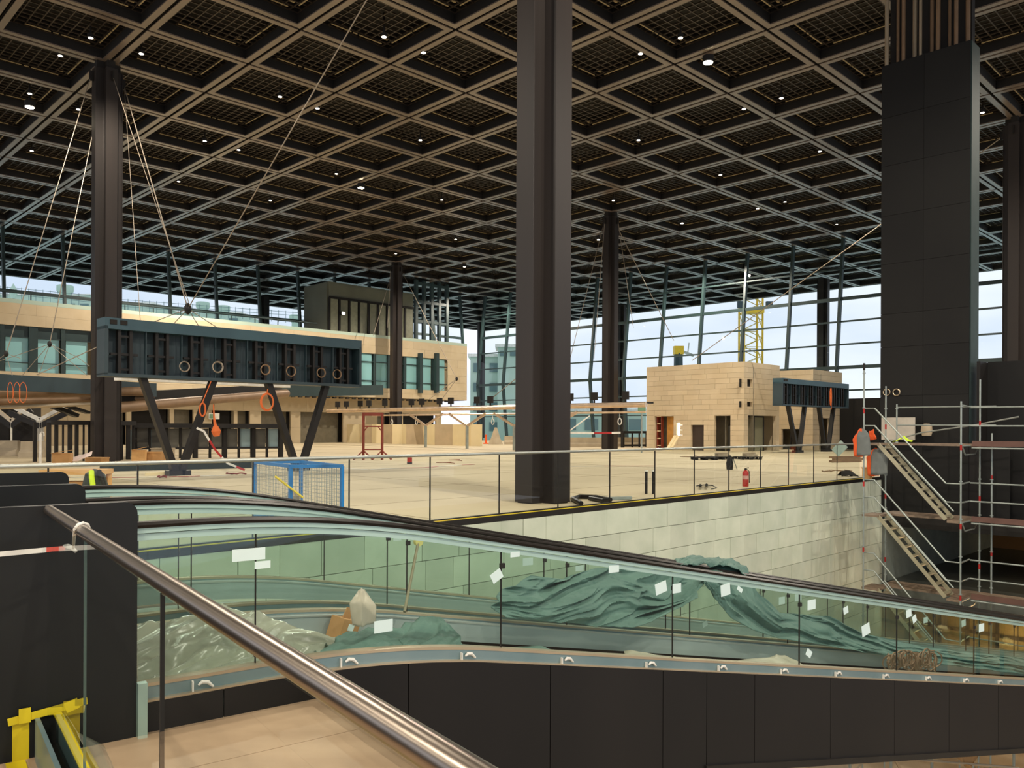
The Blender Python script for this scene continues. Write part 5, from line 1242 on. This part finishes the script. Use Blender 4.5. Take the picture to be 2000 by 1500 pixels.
mb = MB(); mb.box(c+az_*.21-ax*.0, .08, .01, .1, ax, ay_, (az_+ax*.2)); mb.build('flap', M_card, t); mb = MB(); mb.box(c+az_*.12-ay_*.072, .06, .004, .05, ax, ay_, az_); mb.build('sticker', M_paper, t)
t = sheet('plastic_bag', glass('bag_film', (230, 226, 214), rough=.3, opacity=.75, milk=(212, 200, 180)), [R([(700, 1154), (706, 1150), (712, 1151)], .62), R([(683, 1180), (708, 1178), (735, 1182)], [.62, .55, .62]), R([(688, 1224), (708, 1226), (734, 1216)], [.62, .5, .6])], 26, 22, .012, 6, th=.002, seed=21, folds=(3, 1, 1))
tag(t, 'pale plastic bag standing beside the cardboard box', 'bag')
c = deckp(617, 1232); mb = MB(); mb.tube([c + WD*(math.cos(a*math.pi/10)*.13) + WN*(math.sin(a*math.pi/10)*.13)+Z*.04 for a in range(11)], .02, 8); solo(mb, 'black_hose', M_rubber, 'curved black hose end left of the cardboard box', 'hose')
# crumpled foil strip along the far channel
# the big tarpaulin over the middle handrails
rows = [R([(1028, 1122), (1100, 1130), (1150, 1108), (1190, 1104), (1250, 1108), (1300, 1118), (1345, 1120), (1372, 1112)], [1.35, 1.35, 1.38, 1.4, 1.4, 1.4, 1.4, 1.4]),
        R([(965, 1160), (1060, 1160), (1140, 1150), (1190, 1140), (1250, 1150), (1292, 1170), (1330, 1160), (1365, 1135)], 1.22),
        R([(960, 1185), (1060, 1188), (1130, 1185), (1190, 1185), (1240, 1190), (1288, 1180), (1325, 1172), (1358, 1150)], 1.12),
        R([(985, 1205), (1060, 1215), (1120, 1218), (1175, 1224), (1230, 1222), (1282, 1204), (1330, 1180), (1352, 1165)], 1.05)]
t = sheet('tarpaulin', M_tarp, rows, 150, 60, .085, 3.0, seed=6, folds=(3.4, 1.5, 1.9), ndir=-WN); tag(t, 'large crumpled green tarpaulin hanging over the middle handrail', 'tarpaulin')
rows = [R([(1372, 1112), (1420, 1098), (1450, 1104), (1470, 1150), (1520, 1196), (1620, 1204), (1680, 1235), (1800, 1262), (2050, 1290)], [1.45, 1.5, 1.5, 1.4, 1.35, 1.35, 1.35, 1.35, 1.35]),
        R([(1368, 1125), (1400, 1135), (1430, 1160), (1465, 1190), (1520, 1222), (1610, 1236), (1680, 1258), (1800, 1278), (2050, 1306)], 1.2),
        R([(1372, 1140), (1395, 1170), (1425, 1205), (1465, 1228), (1520, 1245), (1600, 1258), (1680, 1272), (1800, 1292), (2050, 1322)], 1.12)]
t = sheet('tarpaulin', M_tarp, rows, 220, 30, .055, 2.8, seed=9, folds=(5, 2.2, -3), ndir=-WN); tag(t, 'long green tarpaulin strip trailing down the walkway to the right', 'tarpaulin')
rows = [R([(1318, 1097), (1350, 1090), (1400, 1090), (1440, 1098), (1462, 1122)], 1.62), R([(1322, 1105), (1350, 1103), (1400, 1106), (1440, 1114), (1455, 1128)], 1.35)]
t = sheet('tarpaulin', M_tarp, rows, 50, 14, .04, 4, seed=12, folds=(7, 1.2, 2)); tag(t, 'bunched tarpaulin top lying across the middle handrails', 'tarpaulin')
rows = [R([(860, 1262), (980, 1268), (1050, 1262), (1120, 1278)], .5), R([(880, 1270), (980, 1276), (1060, 1276), (1130, 1288)], .15)]
t = sheet('plastic_sheet', M_tarp, rows, 26, 6, .02, 4, seed=15); tag(t, 'thin pale tarpaulin edge along the near base channel, left part', 'tarpaulin')
rows = [R([(1220, 1272), (1300, 1282), (1400, 1296), (1500, 1285), (1530, 1280), (1570, 1300)], .45), R([(1220, 1285), (1300, 1292), (1400, 1302), (1500, 1306), (1540, 1306), (1580, 1308)], .15)]
t = sheet('plastic_sheet', mat('grey_foil', (168, 164, 144), .5), rows, 30, 6, .03, 3, seed=17); tag(t, 'crumpled grey foil along the near base channel, right part', 'foil')
# cable tangle
mb = MB(); cc_ = WP(1770, 1292, .7)
for k in range(44):
    c = WP(1735+k*2.1, 1296+random.uniform(-8, 5), .55+random.uniform(0, .4)); r_ = random.uniform(.05, .13); ph = random.uniform(0, 6)
    dd = (WD*random.uniform(.3, 1)+WN*random.uniform(-.5, .5)).normalized()
    mb.tube([c+dd*(math.cos(a*.6+ph)*r_)+Z*(math.sin(a*.6+ph)*r_*.9+.02) for a in range(11)], .009, 5)
solo(mb, 'cable_tangle', M_duct, 'tangle of brown cables on the near walkway at the right', 'cable')
# pole with yellow knob
a, b = WP(817, 1058, 1.2), WP(790, 1195, .9); t = thing('measuring_pole', 'thin pole with a round yellow end leaning inside the near walkway', 'pole', b)
mb = MB(); mb.tube([b, a], .012, 8); mb.build('pole', mat('pole_olive', (120, 116, 88), .5), t); mb = MB(); mb.tube([a-WN*.02, a+WN*.02], .035, 14); mb.build('knob', mat('knob_yellow', (206, 200, 120), .5), t)
# paper notes on the glass
notes = [(486, 1083, 72, 26, 0, .03), (513, 1103, 34, 16, 0, .03), (776, 1050, 17, 14, 0, 1.38), (1006, 1083, 20, 11, 0, .03), (1031, 1097, 22, 16, 0, 1.38), (970, 1125, 24, 22, .5, .03), (749, 1223, 40, 26, 0, .03), (1132, 1110, 17, 12, 0, 1.38),
         (1199, 1111, 22, 16, 0, .03), (1291, 1148, 24, 24, .2, .03), (1322, 1149, 18, 20, 0, .03), (1417, 1152, 20, 25, .1, .03), (1445, 1151, 12, 9, -.6, .03), (1527, 1173, 13, 16, 0, 1.38), (1559, 1167, 14, 15, 0, 1.38), (1585, 1181, 17, 21, 0, .03),
         (1580, 1276, 12, 15, -.6, .03), (1652, 1192, 10, 15, .2, .03), (1691, 1230, 17, 24, .2, .03), (1775, 1198, 11, 17, .1, .03), (1786, 1209, 8, 15, .4, .03), (1808, 1211, 9, 12, 0, 1.38), (1882, 1217, 9, 14, .1, 1.38), (1917, 1226, 11, 17, 0, .03), (1377, 1219, 11, 11, .3, 1.38)]
notes.sort()
for k, (x, y, w_, h_, rot, n_) in enumerate(notes):
    c = WP(x, y, n_); e1 = WP(x+w_/2, y, n_)-WP(x-w_/2, y, n_); e1.z = 0; ww_ = e1.length; hh = h_/F*c.y
    mb = MB(); ca, sa = math.cos(rot), math.sin(rot); mb.box(c, ww_*.9, .003, hh*.9, WD*ca+Z*sa, WN, Z*ca-WD*sa)
    solo(mb, 'paper_note', M_paper if n_ < 1 else M_paper2, 'white paper note stuck on the walkway glass, %s from the left' % ORD[k], 'paper')

# exit sign, posts and kerb
p = PLN(418, 813, g0-V*.5, U); t = thing('exit_sign', 'small green and white exit sign under the large gantry', 'sign', p)
mb = MB(); mb.box(p, 1.0, .06, .55, U, V, Z); mb.build('plate', M_white, t); mb = MB(); mb.box(p-V*.04-U*.22, .45, .02, .4, U, V, Z); mb.build('pictogram_field', mat('sign_green', (110, 150, 120), .5), t)
mb = MB(); mb.tube([p+Z*.27, Vector((p.x, p.y, 4.5))], .03, 6); mb.build('hanger', M_dark, t)
for k, x in enumerate((821, 853)):
    a = PLN(x, 768, bA-V*.5, U); b = PLN(x, 690, bA-V*.5, U); t = thing('wall_bracket_post', ['left dark post before the right ribbon window of the stone building', 'right dark post before the right ribbon window of the stone building'][k], 'post', a)
    mb = MB(); mb.beam(a, b, .4); mb.build('post', M_facade, t)
    for q in (.08, .92): c = a.lerp(b, q); mb = MB(); mb.beam(c, c+V*.5, .15); mb.build('bracket', M_dark, t)
a, b = G(1648, 869), G(1692, 868.5); mb = MB(); mb.sweep([a, b], [(-.15, 0), (-.1, .3), (.1, .3), (.15, 0)], Vector((0, 1, 0))); solo(mb, 'orange_kerb', M_orange, 'low orange kerb at the foot of the dark far wall', 'barrier')
# floor rubble: loose orange and brown strips on the hall floor
for k, (x, y, w_) in enumerate(((438, 926, 46), (300, 933, 30), (610, 905, 20), (1330, 893, 60), (1600, 921, 60))):
    p = G(x, y, .02); q = G(x+w_, y-1, .02); mb = MB(); r_ = [p.lerp(q, i/8)+Vector((0, random.uniform(-.3, .3), random.uniform(0, .05))) for i in range(9)]
    mb.tube(r_, .025, 6); solo(mb, 'loose_strap', M_rust if k in (0, 1, 2) else M_duct, ['rust-red strap lying right of the first V legs', 'short red strap lying left of the first gantry foot', 'small red strap near the second V legs', 'brown strap on the floor in front of the kiosk left wall', 'brown strap on the floor near the black bag'][k], 'strap')
GROUPS = {'tension_cable': 'tension cables hanging from the column heads', 'cable_coil': 'cable coils on the gantry and tower', 'rope_loop': 'orange rope loops at far left', 'work_floodlight': 'small floodlights along the silver tube',
 'hanging_ring': 'white rope rings under the silver tube', 'paper_note': 'paper notes on the walkway glass', 'pallet': 'dark pallets before the kiosk', 'parapet_panel': 'black parapet panels at the lower left', 'column': 'dark steel columns of the hall',
 'gantry': 'gantry boxes on V legs', 'moving_walkway': 'pair of inclined moving walkways', 'vent_tower': 'pale vent towers outside', 'outside_building': 'pale buildings outside the glass walls', 'concrete_barrier': 'concrete barriers on the hall floor',
 'cable_duct': 'brown ducts behind the gantry', 'floor_stub': 'two black pipe stubs behind the glass', 'y_stand': 'white Y stands at far left', 'stone_kiosk': 'limestone kiosks on the right', 'work_jacket': 'work jackets on the scaffold', 'glass_crate': 'blue-grey panes behind the rack',
 'steel_profile': 'brown profiles near the scaffold', 'leaning_plank': 'pale planks leaning at the kiosk'}
for o in COL.objects:
    if o.parent is None and 'category' in o and 'group' not in o:
        b_ = o.name.split('.')[0]
        if b_ in GROUPS: o['group'] = GROUPS[b_]
